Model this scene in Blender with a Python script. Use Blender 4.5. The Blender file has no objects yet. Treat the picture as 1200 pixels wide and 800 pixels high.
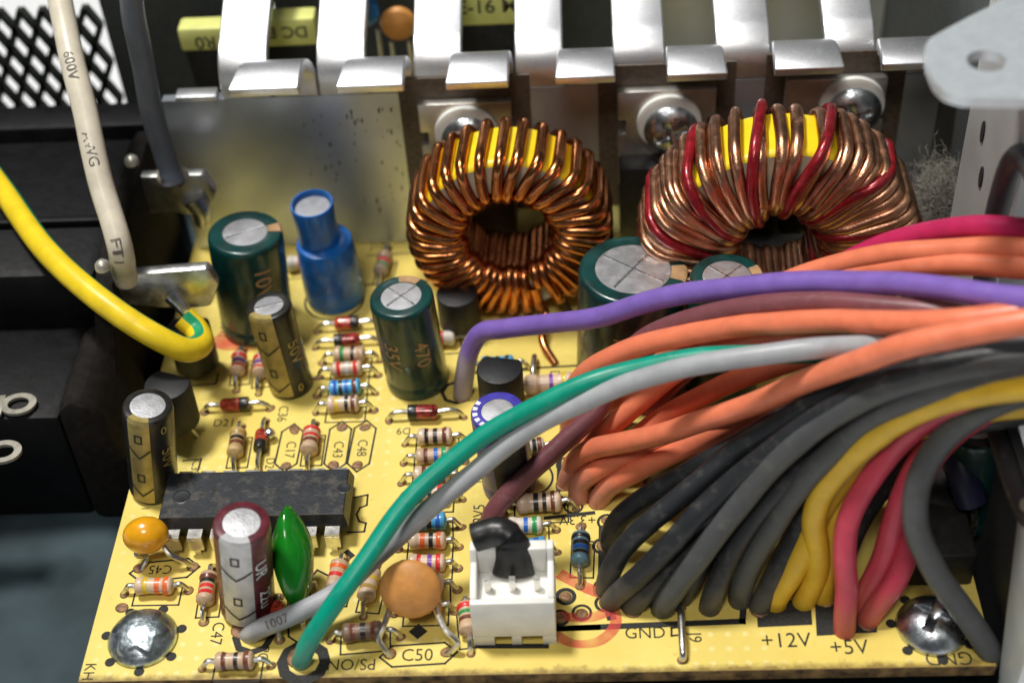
import bpy, math, random
from mathutils import Vector, Matrix, Quaternion, noise

# ------------------------------------------------------------------ camera, light, exposure (1 unit = 1 cm)
sc = bpy.context.scene
sc.unit_settings.system = 'METRIC'
sc.unit_settings.scale_length = 0.01
C = sc.collection
random.seed(7)

cam = bpy.data.cameras.new('camera')
co = bpy.data.objects.new('camera', cam); C.objects.link(co)
cam_right, cam_up, cam_back, cam_loc = Vector((0.998, 0.016, -0.054)), Vector((0.028, 0.684, 0.729)), Vector((0.048, -0.730, 0.682)), Vector((0.843, -8.934, 13.000))
m3 = Matrix((cam_right, cam_up, cam_back)).transposed()
co.matrix_world = Matrix.Translation(cam_loc) @ m3.to_4x4()
cam.sensor_width = 36.0
cam.lens = 1770.0 / 1200.0 * 36.0
cam.clip_start = 0.1
cam.clip_end = 2000
cam.dof.use_dof = True
cam.dof.focus_distance = 16.6
cam.dof.aperture_fstop = 0.20
sc.camera = co

w = bpy.data.worlds.new('World'); sc.world = w; w.use_nodes = True
w.node_tree.nodes['Background'].inputs[0].default_value = (0.80, 0.90, 1.0, 1)
w.node_tree.nodes['Background'].inputs[1].default_value = 0.055

def lamp(name, loc, target, size, power, col, sy=None):
    l = bpy.data.lights.new(name, 'AREA'); o = bpy.data.objects.new(name, l); C.objects.link(o)
    l.energy = power; l.color = col; l.size = size
    if sy: l.shape = 'RECTANGLE'; l.size_y = sy
    o.location = loc
    o.rotation_euler = (Vector(target) - Vector(loc)).to_track_quat('-Z', 'Y').to_euler()
    return o
lamp('ceiling_lamp', (-15, 12, 55), (0, 4, 0), 8, 33500, (1.0, 0.98, 0.94))
lamp('fill_lamp', (-4, -22, 48), (0, 3, 0), 12, 9500, (1.0, 0.95, 0.88))  # unseen fill light, added to brighten front faces and corner highlights

sc.view_settings.view_transform = 'Standard'
sc.view_settings.look = 'None'
sc.view_settings.exposure = -0.04
sc.view_settings.gamma = 1.0

# ------------------------------------------------------------------ materials
MC = {}
def M(name, col, rough=.5, metal=0., var=.10, scale=9., bump=0., bscale=30., dust=0., dcol=(.38, .35, .29), coat=0., spec=.5, dscale=5., sss=0., trans=0., low=None):
    if name in MC: return MC[name]
    m = bpy.data.materials.new(name); m.use_nodes = True
    nt = m.node_tree; N = nt.nodes; L = nt.links
    b = N['Principled BSDF']
    b.inputs['Roughness'].default_value = rough
    b.inputs['Metallic'].default_value = metal
    b.inputs['Coat Weight'].default_value = coat
    b.inputs['Coat Roughness'].default_value = .12
    b.inputs['Specular IOR Level'].default_value = spec
    if sss:
        b.inputs['Subsurface Weight'].default_value = sss
        b.inputs['Subsurface Radius'].default_value = (.12, .1, .08)
        b.inputs['Subsurface Scale'].default_value = 1.0
    if trans: b.inputs['Transmission Weight'].default_value = trans
    tc = N.new('ShaderNodeTexCoord')
    n1 = N.new('ShaderNodeTexNoise'); n1.inputs['Scale'].default_value = scale; n1.inputs['Detail'].default_value = 4
    L.new(tc.outputs['Object'], n1.inputs['Vector'])
    mx = N.new('ShaderNodeMix'); mx.data_type = 'RGBA'
    mx.inputs['A'].default_value = (*[max(0, c * (1 - var * 1.6)) for c in col], 1)
    mx.inputs['B'].default_value = (*[min(1, c * (1 + var * 1.2)) for c in col], 1)
    mr = N.new('ShaderNodeMapRange'); mr.inputs['From Min'].default_value = .32; mr.inputs['From Max'].default_value = .68
    L.new(n1.outputs['Fac'], mr.inputs['Value']); L.new(mr.outputs['Result'], mx.inputs['Factor'])
    out = mx.outputs['Result']
    # roughness breakup
    rr = N.new('ShaderNodeMapRange'); rr.inputs['To Min'].default_value = max(.02, rough - .08); rr.inputs['To Max'].default_value = min(1, rough + .12)
    n3 = N.new('ShaderNodeTexNoise'); n3.inputs['Scale'].default_value = scale * 1.7; n3.inputs['Detail'].default_value = 3
    L.new(tc.outputs['Object'], n3.inputs['Vector']); L.new(n3.outputs['Fac'], rr.inputs['Value'])
    rout = rr.outputs['Result']
    if dust:
        n2 = N.new('ShaderNodeTexNoise'); n2.inputs['Scale'].default_value = dscale; n2.inputs['Detail'].default_value = 8; n2.inputs['Roughness'].default_value = .68
        L.new(tc.outputs['Object'], n2.inputs['Vector'])
        r2 = N.new('ShaderNodeMapRange'); r2.inputs['From Min'].default_value = .62 - .3 * dust; r2.inputs['From Max'].default_value = .92 - .3 * dust
        r2.inputs['To Max'].default_value = min(1, .35 + .6 * dust)
        L.new(n2.outputs['Fac'], r2.inputs['Value'])
        md = N.new('ShaderNodeMix'); md.data_type = 'RGBA'; md.inputs['B'].default_value = (*dcol, 1)
        L.new(out, md.inputs['A']); L.new(r2.outputs['Result'], md.inputs['Factor']); out = md.outputs['Result']
        mrr = N.new('ShaderNodeMix'); mrr.data_type = 'FLOAT'; mrr.inputs['B'].default_value = .9
        L.new(rout, mrr.inputs['A']); L.new(r2.outputs['Result'], mrr.inputs['Factor']); rout = mrr.outputs['Result']
        if metal:
            mm = N.new('ShaderNodeMapRange'); mm.inputs['To Min'].default_value = metal; mm.inputs['To Max'].default_value = 0
            L.new(r2.outputs['Result'], mm.inputs['Value']); L.new(mm.outputs['Result'], b.inputs['Metallic'])
    L.new(out, b.inputs['Base Color']); L.new(rout, b.inputs['Roughness'])
    if bump:
        nb = N.new('ShaderNodeTexNoise'); nb.inputs['Scale'].default_value = bscale; nb.inputs['Detail'].default_value = 5
        L.new(tc.outputs['Object'], nb.inputs['Vector'])
        bp = N.new('ShaderNodeBump'); bp.inputs['Strength'].default_value = bump; bp.inputs['Distance'].default_value = .02
        L.new(nb.outputs['Fac'], bp.inputs['Height']); L.new(bp.outputs['Normal'], b.inputs['Normal'])
    if low is not None:                                   # settled grime on the lowest stretch of a cable
        zl, lc = low
        sx = N.new('ShaderNodeSeparateXYZ'); L.new(tc.outputs['Object'], sx.inputs[0])
        ad = N.new('ShaderNodeMath'); ad.operation = 'MULTIPLY_ADD'; ad.inputs[1].default_value = .5; L.new(n1.outputs['Fac'], ad.inputs[0]); L.new(sx.outputs['Z'], ad.inputs[2])
        ml = N.new('ShaderNodeMapRange'); ml.inputs['From Min'].default_value = zl + .40; ml.inputs['From Max'].default_value = zl + .12; ml.inputs['To Max'].default_value = .85; L.new(ad.outputs[0], ml.inputs['Value'])
        m2 = N.new('ShaderNodeMix'); m2.data_type = 'RGBA'; m2.inputs['B'].default_value = (*lc, 1)
        L.new(out, m2.inputs['A']); L.new(ml.outputs['Result'], m2.inputs['Factor']); L.new(m2.outputs['Result'], b.inputs['Base Color'])
    MC[name] = m
    return m

# ------------------------------------------------------------------ geometry helpers
def thing(name, label, cat, loc=(0, 0, 0), rot=None, group=None):
    o = bpy.data.objects.new(name, None); C.objects.link(o)
    o.empty_display_size = .2
    o.location = loc
    if rot is not None:
        o.rotation_mode = 'QUATERNION'; o.rotation_quaternion = rot
    o['label'] = label; o['category'] = cat
    if group: o['group'] = group
    return o

def tag(o, label, cat, group=None, kind=None):
    if label: o['label'] = label
    if cat: o['category'] = cat
    if group: o['group'] = group
    if kind: o['kind'] = kind
    return o

def obj(name, vf, mat, parent=None, smooth=True, loc=None, world=False, angle=40):
    """link one mesh object; with world=True the vertices are world coordinates and are moved into the parent's frame"""
    V, F = vf[0], vf[1]
    me = bpy.data.meshes.new(name)
    if world and parent is not None:
        root = parent; inv = Matrix.Identity(4)
        chain = []
        while root is not None: chain.append(root); root = root.parent
        mw = Matrix.Identity(4)
        for p in reversed(chain): mw = mw @ p.matrix_basis
        inv = mw.inverted()
        V = [inv @ Vector(v) for v in V]
    me.from_pydata([tuple(v) for v in V], [], F)
    mats = mat if isinstance(mat, (list, tuple)) else [mat]
    for m in mats: me.materials.append(m)
    if len(vf) > 2:
        for p, i in zip(me.polygons, vf[2]): p.material_index = i
    if smooth:
        me.polygons.foreach_set('use_smooth', [True] * len(me.polygons))
        me.set_sharp_from_angle(angle=math.radians(angle))
    me.update()
    o = bpy.data.objects.new(name, me); C.objects.link(o)
    if parent is not None: o.parent = parent
    if loc is not None: o.location = loc
    return o

def join(*parts):
    V, F = [], []
    for p in parts:
        n = len(V); V += [tuple(v) for v in p[0]]; F += [tuple(i + n for i in f) for f in p[1]]
    return V, F

def xf(vf, mat):
    return [mat @ Vector(v) for v in vf[0]], vf[1]

def mv(vf, d):
    d = Vector(d); return [Vector(v) + d for v in vf[0]], vf[1]

def box(x0, x1, y0, y1, z0, z1, bev=0.0):
    if bev <= 0:
        V = [(x0, y0, z0), (x1, y0, z0), (x1, y1, z0), (x0, y1, z0), (x0, y0, z1), (x1, y0, z1), (x1, y1, z1), (x0, y1, z1)]
        F = [(3, 2, 1, 0), (4, 5, 6, 7), (0, 1, 5, 4), (1, 2, 6, 5), (2, 3, 7, 6), (3, 0, 4, 7)]
        return V, F
    import bmesh
    bm = bmesh.new(); bmesh.ops.create_cube(bm, size=1)
    for v in bm.verts:
        v.co = Vector(((x0 + x1) / 2 + v.co.x * (x1 - x0), (y0 + y1) / 2 + v.co.y * (y1 - y0), (z0 + z1) / 2 + v.co.z * (z1 - z0)))
    bmesh.ops.bevel(bm, geom=bm.edges[:], offset=bev, segments=2, affect='EDGES', profile=.5)
    bm.verts.index_update()
    r = [v.co.copy() for v in bm.verts], [tuple(v.index for v in f.verts) for f in bm.faces]
    bm.free(); return r

def prism(poly, axis, a, b, bev=0.0):
    """extrude a 2D polygon (list of (u,v)) along axis x / y / z between a and b"""
    def mk(u, v, t):
        return {'x': (t, u, v), 'y': (u, t, v), 'z': (u, v, t)}[axis]
    n = len(poly)
    V = [mk(u, v, a) for u, v in poly] + [mk(u, v, b) for u, v in poly]
    F = [tuple(range(n - 1, -1, -1)), tuple(range(n, 2 * n))] + [(i, (i + 1) % n, n + (i + 1) % n, n + i) for i in range(n)]
    if bev <= 0: return V, F
    import bmesh
    bm = bmesh.new(); vs = [bm.verts.new(v) for v in V]
    for f in F: bm.faces.new([vs[i] for i in f])
    bmesh.ops.recalc_face_normals(bm, faces=bm.faces[:])
    bmesh.ops.bevel(bm, geom=[e for e in bm.edges if e.calc_face_angle(0) > .5], offset=bev, segments=2, affect='EDGES', profile=.5)
    bm.verts.index_update()
    r = [v.co.copy() for v in bm.verts], [tuple(v.index for v in f.verts) for f in bm.faces]
    bm.free(); return r

def lathe(prof, seg=32):
    V, F = [], []
    for r, z in prof:
        for k in range(seg):
            a = 2 * math.pi * k / seg; V.append((r * math.cos(a), r * math.sin(a), z))
    for i in range(len(prof) - 1):
        for k in range(seg):
            k2 = (k + 1) % seg
            F.append((i * seg + k, i * seg + k2, (i + 1) * seg + k2, (i + 1) * seg + k))
    if prof[0][0] > 1e-4: F.append(tuple(range(seg - 1, -1, -1)))
    if prof[-1][0] > 1e-4: F.append(tuple((len(prof) - 1) * seg + k for k in range(seg)))
    return V, F

def axis_mat(a, b):
    a, b = Vector(a), Vector(b)
    return Matrix.Translation(a) @ (b - a).to_track_quat('Z', 'Y').to_matrix().to_4x4()

def catmull(pts, n=8):
    P = [Vector(p) for p in pts]
    P = [P[0] * 2 - P[1]] + P + [P[-1] * 2 - P[-2]]
    out = []
    for i in range(1, len(P) - 2):
        p0, p1, p2, p3 = P[i - 1], P[i], P[i + 1], P[i + 2]
        # centripetal parametrisation keeps bends even
        t0 = 0.; t1 = t0 + max(1e-5, (p1 - p0).length) ** .5; t2 = t1 + max(1e-5, (p2 - p1).length) ** .5; t3 = t2 + max(1e-5, (p3 - p2).length) ** .5
        for k in range(n):
            t = t1 + (t2 - t1) * k / n
            a1 = p0 * ((t1 - t) / (t1 - t0)) + p1 * ((t - t0) / (t1 - t0))
            a2 = p1 * ((t2 - t) / (t2 - t1)) + p2 * ((t - t1) / (t2 - t1))
            a3 = p2 * ((t3 - t) / (t3 - t2)) + p3 * ((t - t2) / (t3 - t2))
            b1 = a1 * ((t2 - t) / (t2 - t0)) + a2 * ((t - t0) / (t2 - t0))
            b2 = a2 * ((t3 - t) / (t3 - t1)) + a3 * ((t - t1) / (t3 - t1))
            out.append(b1 * ((t2 - t) / (t2 - t1)) + b2 * ((t - t1) / (t2 - t1)))
    out.append(P[-2].copy())
    return out

def frames(path, ref=None):
    T = []
    n = len(path)
    for i in range(n):
        d = path[min(i + 1, n - 1)] - path[max(i - 1, 0)]
        T.append(d.normalized())
    u = Vector(ref) if ref else (Vector((0, 0, 1)) if abs(T[0].z) < .9 else Vector((0, 1, 0)))
    u = (u - T[0] * u.dot(T[0])).normalized()
    out = []
    for i in range(n):
        u = (u - T[i] * u.dot(T[i])).normalized()
        out.append((T[i], u, T[i].cross(u)))
    return out

def tube(path, r, seg=12, cap=True, ref=None, wob=0.):
    fr = frames(path, ref); V, F = [], []
    for i, (p, (t, u, v)) in enumerate(zip(path, fr)):
        rr = r(i / (len(path) - 1)) if callable(r) else r
        if wob: rr *= 1 + wob * noise.noise(p * 3.1)
        for k in range(seg):
            a = 2 * math.pi * k / seg
            V.append(p + u * (rr * math.cos(a)) + v * (rr * math.sin(a)))
    for i in range(len(path) - 1):
        for k in range(seg):
            k2 = (k + 1) % seg
            F.append((i * seg + k, i * seg + k2, (i + 1) * seg + k2, (i + 1) * seg + k))
    if cap:
        F.append(tuple(range(seg - 1, -1, -1))); F.append(tuple((len(path) - 1) * seg + k for k in range(seg)))
    return V, F

def ribbon(pts, wd, closed=False):
    """flat 2D line of width wd"""
    V, F = [], []
    n = len(pts)
    segs = [(i, (i + 1) % n) for i in range(n if closed else n - 1)]
    for i, j in segs:
        a, b = Vector(pts[i][:2]), Vector(pts[j][:2])
        d = (b - a); 
        if d.length < 1e-6: continue
        d.normalize(); q = Vector((-d.y, d.x)) * wd / 2; e = d * wd / 2
        k = len(V)
        for p in (a - e - q, b + e - q, b + e + q, a - e + q): V.append((p.x, p.y, 0))
        F.append((k, k + 1, k + 2, k + 3))
    return V, F

def text_mesh(s, size, bold=0.0, sub=False):
    bold = bold if size > .12 else 0
    cu = bpy.data.curves.new('lettering', 'FONT'); cu.body = s; cu.size = size; cu.align_x = 'CENTER'; cu.align_y = 'CENTER'
    cu.resolution_u = 3; cu.offset = bold
    o = bpy.data.objects.new('lettering', cu); C.objects.link(o)
    bpy.context.view_layer.update()
    me = o.to_mesh()
    V = [v.co.copy() for v in me.vertices]; F = [tuple(p.vertices) for p in me.polygons]
    o.to_mesh_clear(); bpy.data.objects.remove(o); bpy.data.curves.remove(cu)
    if sub:
        import bmesh
        bm = bmesh.new(); vs = [bm.verts.new(v) for v in V]
        for f in F:
            try: bm.faces.new([vs[i] for i in f])
            except ValueError: pass
        for _ in range(4):
            es = [e for e in bm.edges if e.calc_length() > .035]
            if not es: break
            bmesh.ops.subdivide_edges(bm, edges=es, cuts=1)
            bmesh.ops.triangulate(bm, faces=[f for f in bm.faces if len(f.verts) > 3])
        bm.verts.index_update()
        V = [v.co.copy() for v in bm.verts]; F = [tuple(v.index for v in f.verts) for f in bm.faces]; bm.free()
    return V, F

def dome(R, H, disp=None, nr=14, seg=48, base=.03):
    V, F = [(0, 0, 0)], []
    for i in range(1, nr + 1):
        for k in range(seg):
            a = 2 * math.pi * k / seg; r = R * i / nr; V.append((r * math.cos(a), r * math.sin(a), 0))
    def hz(x, y):
        r = math.hypot(x, y) / R
        z = base + H * max(0, 1 - r ** 2.6) ** .75
        return z + (disp(x, y) if disp else 0)
    V = [(x, y, hz(x, y)) for x, y, z in V]
    for k in range(seg): F.append((0, 1 + k, 1 + (k + 1) % seg))
    for i in range(nr - 1):
        for k in range(seg):
            k2 = (k + 1) % seg; a = 1 + i * seg; b = a + seg
            F.append((a + k, b + k, b + k2, a + k2))
    n = len(V); last = 1 + (nr - 1) * seg
    for k in range(seg):
        x, y, z = V[last + k]; V.append((x * .97, y * .97, -.02))
    for k in range(seg):
        k2 = (k + 1) % seg; F.append((last + k, n + k, n + k2, last + k2))
    return V, F

def lift(vf, z=.004, loc=(0, 0), rot=0., sx=1.):
    c, s = math.cos(rot), math.sin(rot)
    return [(loc[0] + (v[0] * sx) * c - v[1] * s, loc[1] + (v[0] * sx) * s + v[1] * c, z) for v in vf[0]], vf[1]

# ------------------------------------------------------------------ shared materials
m_lead = M('tinned_lead', (.72, .70, .66), .28, 1., dust=.25, dcol=(.45, .33, .2), dscale=12)
m_ink = M('silkscreen_ink', (.018, .018, .016), .7, var=.3, scale=30, dust=.12, dcol=(.35, .26, .1), dscale=25)
m_solder = M('flux_brown', (.27, .14, .065), .5, var=.35, scale=25, bump=.4, bscale=40)
m_alu = M('aluminium', (.80, .81, .83), .36, 1., var=.05, scale=3, bump=.10, bscale=60, dust=.10, dcol=(.5, .48, .42), dscale=7)
m_hs = M('heatsink_aluminium', (.56, .61, .69), .34, .82, var=.06, scale=1.5, bump=.04, bscale=70, dust=.03, dcol=(.42, .36, .28), dscale=14)
m_fin = M('satin_aluminium', (.80, .81, .84), .40, 1., var=.04, scale=34, bump=.10, bscale=90, dust=.05, dcol=(.5, .48, .44), dscale=12)
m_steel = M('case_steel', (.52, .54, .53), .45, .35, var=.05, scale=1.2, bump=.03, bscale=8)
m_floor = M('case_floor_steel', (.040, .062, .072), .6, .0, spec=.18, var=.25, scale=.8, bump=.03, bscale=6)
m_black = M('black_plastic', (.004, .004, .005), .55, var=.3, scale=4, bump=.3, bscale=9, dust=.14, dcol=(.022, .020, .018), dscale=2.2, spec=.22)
m_shade = M('shaded_case_steel', (.06, .068, .068), .55, .2, var=.1)  # case steel again, its colour darkened for walls in shade
m_desk = M('white_desk_laminate', (.82, .84, .86), .5, var=.02, scale=.5)
m_screw = M('zinc_screw', (.58, .62, .66), .28, 1., var=.25, scale=7, bump=.35, bscale=12, dust=.08, dcol=(.25, .22, .18), dscale=9)
m_white = M('white_nylon', (.83, .82, .77), .42, var=.05, scale=4, sss=.25, dust=.06, dscale=5)

# ------------------------------------------------------------------ desk and case
o = obj('desk', ([(-90, -60, -1.3), (90, -60, -1.3), (90, 120, -1.3), (-90, 120, -1.3)], [(0, 1, 2, 3)]), m_desk, smooth=False)
tag(o, 'white desk top showing through the diamond grille', 'desk', kind='structure')

case = thing('power_supply_case', 'grey sheet steel power supply case around the board', 'case', (0, 0, -1.1))
obj('floor', box(-9.6, 5.1, -.6, 9.3, -1.1, -.98), m_floor, case, world=True, smooth=False)
obj('front_lip', box(-9.6, 5.3, -.62, -.17, -.97, -.19, .03), m_steel, case, world=True)
# side wall around the cable opening
sw = join(box(5.06, 5.16, 3.05, 4.75, -.97, 5.5), box(5.06, 5.16, -.16, 3.05, 4.35, 5.5), box(5.06, 5.16, -.16, .2, 1.75, 4.35))
wall_r = obj('side_wall', sw, m_steel, case, world=True, smooth=False)
obj('lower_side_wall', box(5.06, 5.16, -.16, 3.05, -.97, 1.75), m_shade, case, world=True, smooth=False)  # shade on the lower wall is put into its colour
m_dark = M('dark_hole', (.01, .01, .01), .9)
for (px, h) in (((5.055, 4.162, 3.562), .22), ((5.055, 3.933, 3.146), .22)):
    a = [(px[1] + .06 * math.cos(t), px[2] + h * .6 * math.sin(t)) for t in [2 * math.pi * k / 16 for k in range(16)]]
    obj('vent_slot', prism(a, 'x', 5.045, 5.07), m_dark, wall_r, world=True, smooth=False)
obj('front_flange', prism([(p[1], p[2]) for p in ((4.930, 0.611, 1.838), (4.930, -0.020, -0.268), (0, -.45, -.9), (0, -.45, 2.3), (0, .3, 2.3))], 'x', 4.93, 5.05, .015), M('flange_steel', (.60, .63, .62), .45, .6, var=.05, scale=2), case, world=True)
# mounting tab with its screw hole, bent in from the top of the wall
def tab_plate(outer, hc, hr, z0, z1):
    n = 48
    V, F = [], []
    ho = [(hc[0] + hr * math.cos(2 * math.pi * k / n), hc[1] + hr * math.sin(2 * math.pi * k / n)) for k in range(n)]
    oo = []
    for k in range(n):                                   # ray from the hole centre to the outline
        d = (math.cos(2 * math.pi * k / n), math.sin(2 * math.pi * k / n)); best = 99
        for i in range(len(outer)):
            (ax, ay), (bx, by) = outer[i], outer[(i + 1) % len(outer)]
            ex, ey = bx - ax, by - ay; den = d[0] * ey - d[1] * ex
            if abs(den) < 1e-9: continue
            t = ((ax - hc[0]) * ey - (ay - hc[1]) * ex) / den; s = ((ax - hc[0]) * d[1] - (ay - hc[1]) * d[0]) / den
            if t > 0 and -1e-6 <= s <= 1 + 1e-6: best = min(best, t)
        oo.append((hc[0] + d[0] * best, hc[1] + d[1] * best))
    for z in (z0, z1):
        for p in ho: V.append((*p, z))
        for p in oo: V.append((*p, z))
    for k in range(n):
        k2 = (k + 1) % n
        F += [(2 * n + k, 3 * n + k, 3 * n + k2, 2 * n + k2), (k, k2, n + k2, n + k), (k, 2 * n + k, 2 * n + k2, k2), (n + k, n + k2, 3 * n + k2, 3 * n + k)]
    return V, F
zt = 5.5
out = [(3.929, 2.702, 5.500), (3.912, 2.483, 5.500), (3.921, 2.213, 5.500), (3.978, 2.052, 5.500), (4.096, 1.954, 5.500), (4.727, 1.889, 5.500), (5.323, 1.851, 5.500), (6.142, 4.912, 5.500), (5.036, 3.713, 5.500), (4.792, 3.501, 5.500), (4.472, 3.269, 5.500), (4.199, 3.054, 5.500), (4.037, 2.921, 5.500), (3.967, 2.826, 5.500)]
hcen = (4.434, 2.502, 5.500)
m_tab = M('tab_steel', (.70, .76, .80), .38, .55, var=.03, scale=9, bump=.05, bscale=60)
obj('mounting_tab', tab_plate([(p[0], p[1]) for p in out], hcen[:2], .17, 5.42, 5.52), m_tab, case, world=True, smooth=True, angle=30)
# rear wall: plain sheet on one side, expanded diamond grille on the other
obj('rear_wall', join(box(-5.66, -3.6, 9.2, 9.32, -.97, 4.6), box(-3.6, 1.9, 10.6, 10.7, -.97, 6)), m_shade, case, world=True, smooth=False)  # shade on the rear wall comes from the darker steel colour
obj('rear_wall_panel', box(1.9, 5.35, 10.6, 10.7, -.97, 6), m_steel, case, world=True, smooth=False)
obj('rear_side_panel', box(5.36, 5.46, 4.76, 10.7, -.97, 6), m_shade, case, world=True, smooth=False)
gv = ([], [])
cw, chh, th = .30, .60, .042
for i in range(-2, 13):
    for j in range(-2, 12):
        x = -8.6 + i * cw + (cw / 2 if j % 2 else 0); z = -1.1 + j * chh / 2
        if x > -5.65 or x < -9.4: continue
        for sx in (-1, 1):
            a = Vector((x, 9.2, z)); b = Vector((x + sx * cw / 2, 9.2, z + chh / 2))
            d = (b - a).normalized(); q = Vector((-d.z, 0, d.x)) * th
            if b.x > -5.6: continue
            V = [a - q, b - q, b + q, a + q]; V += [v + Vector((0, .13, .0)) for v in V]
            gv = join(gv, (V, [(0, 1, 2, 3), (7, 6, 5, 4), (0, 4, 5, 1), (1, 5, 6, 2), (2, 6, 7, 3), (3, 7, 4, 0)]))
grille = obj('vent_grille', gv, M('grille_paint', (.03, .038, .03), .55, .2, var=.3, scale=10, dust=.3, dcol=(.12, .10, .07)), case, world=True, smooth=False)
# rubber grommet round the cable opening
gp = [(5.02, y, z) for y, z in ((.15, 2.2), (.15, 3.9), (.45, 4.3), (2.6, 4.35), (3.0, 4.0), (3.05, 2.3), (2.7, 1.75), (.5, 1.72))]
gpath = catmull(gp + gp[:1], 8)
tag(obj('cable_grommet', tube(gpath, .12, 12, cap=False, ref=(1, 0, 0)), M('grommet_rubber', (.035, .036, .04), .5, dust=.15)), 'black rubber grommet where the cable bundle leaves the case wall', 'grommet')

# ------------------------------------------------------------------ circuit board
mb = bpy.data.materials.new('phenolic_board'); mb.use_nodes = True
nt = mb.node_tree; N = nt.nodes; L = nt.links; b = N['Principled BSDF']
tc = N.new('ShaderNodeTexCoord')
n1 = N.new('ShaderNodeTexNoise'); n1.inputs['Scale'].default_value = 1.1; n1.inputs['Detail'].default_value = 6; L.new(tc.outputs['Object'], n1.inputs['Vector'])
cr = N.new('ShaderNodeValToRGB'); cr.color_ramp.elements[0].position = .3; cr.color_ramp.elements[0].color = (.74, .565, .12, 1)
cr.color_ramp.elements[1].position = .7; cr.color_ramp.elements[1].color = (.85, .69, .18, 1); L.new(n1.outputs['Fac'], cr.inputs['Fac'])
# pale dot grid of the copper pattern showing through in patches
vm = N.new('ShaderNodeVectorMath'); vm.operation = 'MULTIPLY'; vm.inputs[1].default_value = (5.6, 5.6, 0); L.new(tc.outputs['Object'], vm.inputs[0])
fr = N.new('ShaderNodeVectorMath'); fr.operation = 'FRACTION'; L.new(vm.outputs[0], fr.inputs[0])
ds = N.new('ShaderNodeVectorMath'); ds.operation = 'DISTANCE'; ds.inputs[1].default_value = (.5, .5, 0); L.new(fr.outputs[0], ds.inputs[0])
dm = N.new('ShaderNodeMapRange'); dm.inputs['From Min'].default_value = .22; dm.inputs['From Max'].default_value = .10; L.new(ds.outputs['Value'], dm.inputs['Value'])
n2 = N.new('ShaderNodeTexNoise'); n2.inputs['Scale'].default_value = .7; L.new(tc.outputs['Object'], n2.inputs['Vector'])
pm_ = N.new('ShaderNodeMapRange'); pm_.inputs['From Min'].default_value = .46; pm_.inputs['From Max'].default_value = .58; pm_.inputs['To Max'].default_value = .38; L.new(n2.outputs['Fac'], pm_.inputs['Value'])
mu = N.new('ShaderNodeMath'); mu.operation = 'MULTIPLY'; L.new(dm.outputs['Result'], mu.inputs[0]); L.new(pm_.outputs['Result'], mu.inputs[1])
mx = N.new('ShaderNodeMix'); mx.data_type = 'RGBA'; mx.inputs['B'].default_value = (.95, .84, .50, 1); L.new(cr.outputs['Color'], mx.inputs['A']); L.new(mu.outputs[0], mx.inputs['Factor'])
# grime specks
n3 = N.new('ShaderNodeTexNoise'); n3.inputs['Scale'].default_value = 7; n3.inputs['Detail'].default_value = 9; n3.inputs['Roughness'].default_value = .7; L.new(tc.outputs['Object'], n3.inputs['Vector'])
gm = N.new('ShaderNodeMapRange'); gm.inputs['From Min'].default_value = .60; gm.inputs['From Max'].default_value = .80; gm.inputs['To Max'].default_value = .55; L.new(n3.outputs['Fac'], gm.inputs['Value'])
mg = N.new('ShaderNodeMix'); mg.data_type = 'RGBA'; mg.inputs['B'].default_value = (.33, .19, .05, 1); L.new(mx.outputs['Result'], mg.inputs['A']); L.new(gm.outputs['Result'], mg.inputs['Factor'])
sp = N.new('ShaderNodeSeparateXYZ'); L.new(tc.outputs['Object'], sp.inputs[0])
ea = N.new('ShaderNodeMath'); ea.operation = 'MULTIPLY_ADD'; ea.inputs[1].default_value = -.22; L.new(n3.outputs['Fac'], ea.inputs[0]); L.new(sp.outputs['Y'], ea.inputs[2])
em = N.new('ShaderNodeMapRange'); em.inputs['From Min'].default_value = -.02; em.inputs['From Max'].default_value = -.10; em.inputs['To Max'].default_value = .8; L.new(ea.outputs[0], em.inputs['Value'])
me_ = N.new('ShaderNodeMix'); me_.data_type = 'RGBA'; me_.inputs['B'].default_value = (.16, .085, .02, 1); L.new(mg.outputs['Result'], me_.inputs['A']); L.new(em.outputs['Result'], me_.inputs['Factor'])
L.new(me_.outputs['Result'], b.inputs['Base Color']); b.inputs['Roughness'].default_value = .46; b.inputs['Specular IOR Level'].default_value = .4
bp = N.new('ShaderNodeBump'); bp.inputs['Strength'].default_value = .06; bp.inputs['Distance'].default_value = .02; L.new(n3.outputs['Fac'], bp.inputs['Height']); L.new(bp.outputs['Normal'], b.inputs['Normal'])

board = thing('circuit_board', 'yellow printed circuit board carrying all the components', 'circuit board', (0, 0, -.16))
bv = box(-4.5, 4.88, 0.0, 9.1, -.16, 0)
obj('substrate', (bv[0], bv[1], [1, 0, 1, 1, 1, 1]), [mb, M('board_edge', (.20, .12, .045), .8, var=.5, scale=6, bump=.6, bscale=14, dust=.3, dcol=(.45, .33, .12), dscale=9)], board, world=True, smooth=False)

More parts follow.
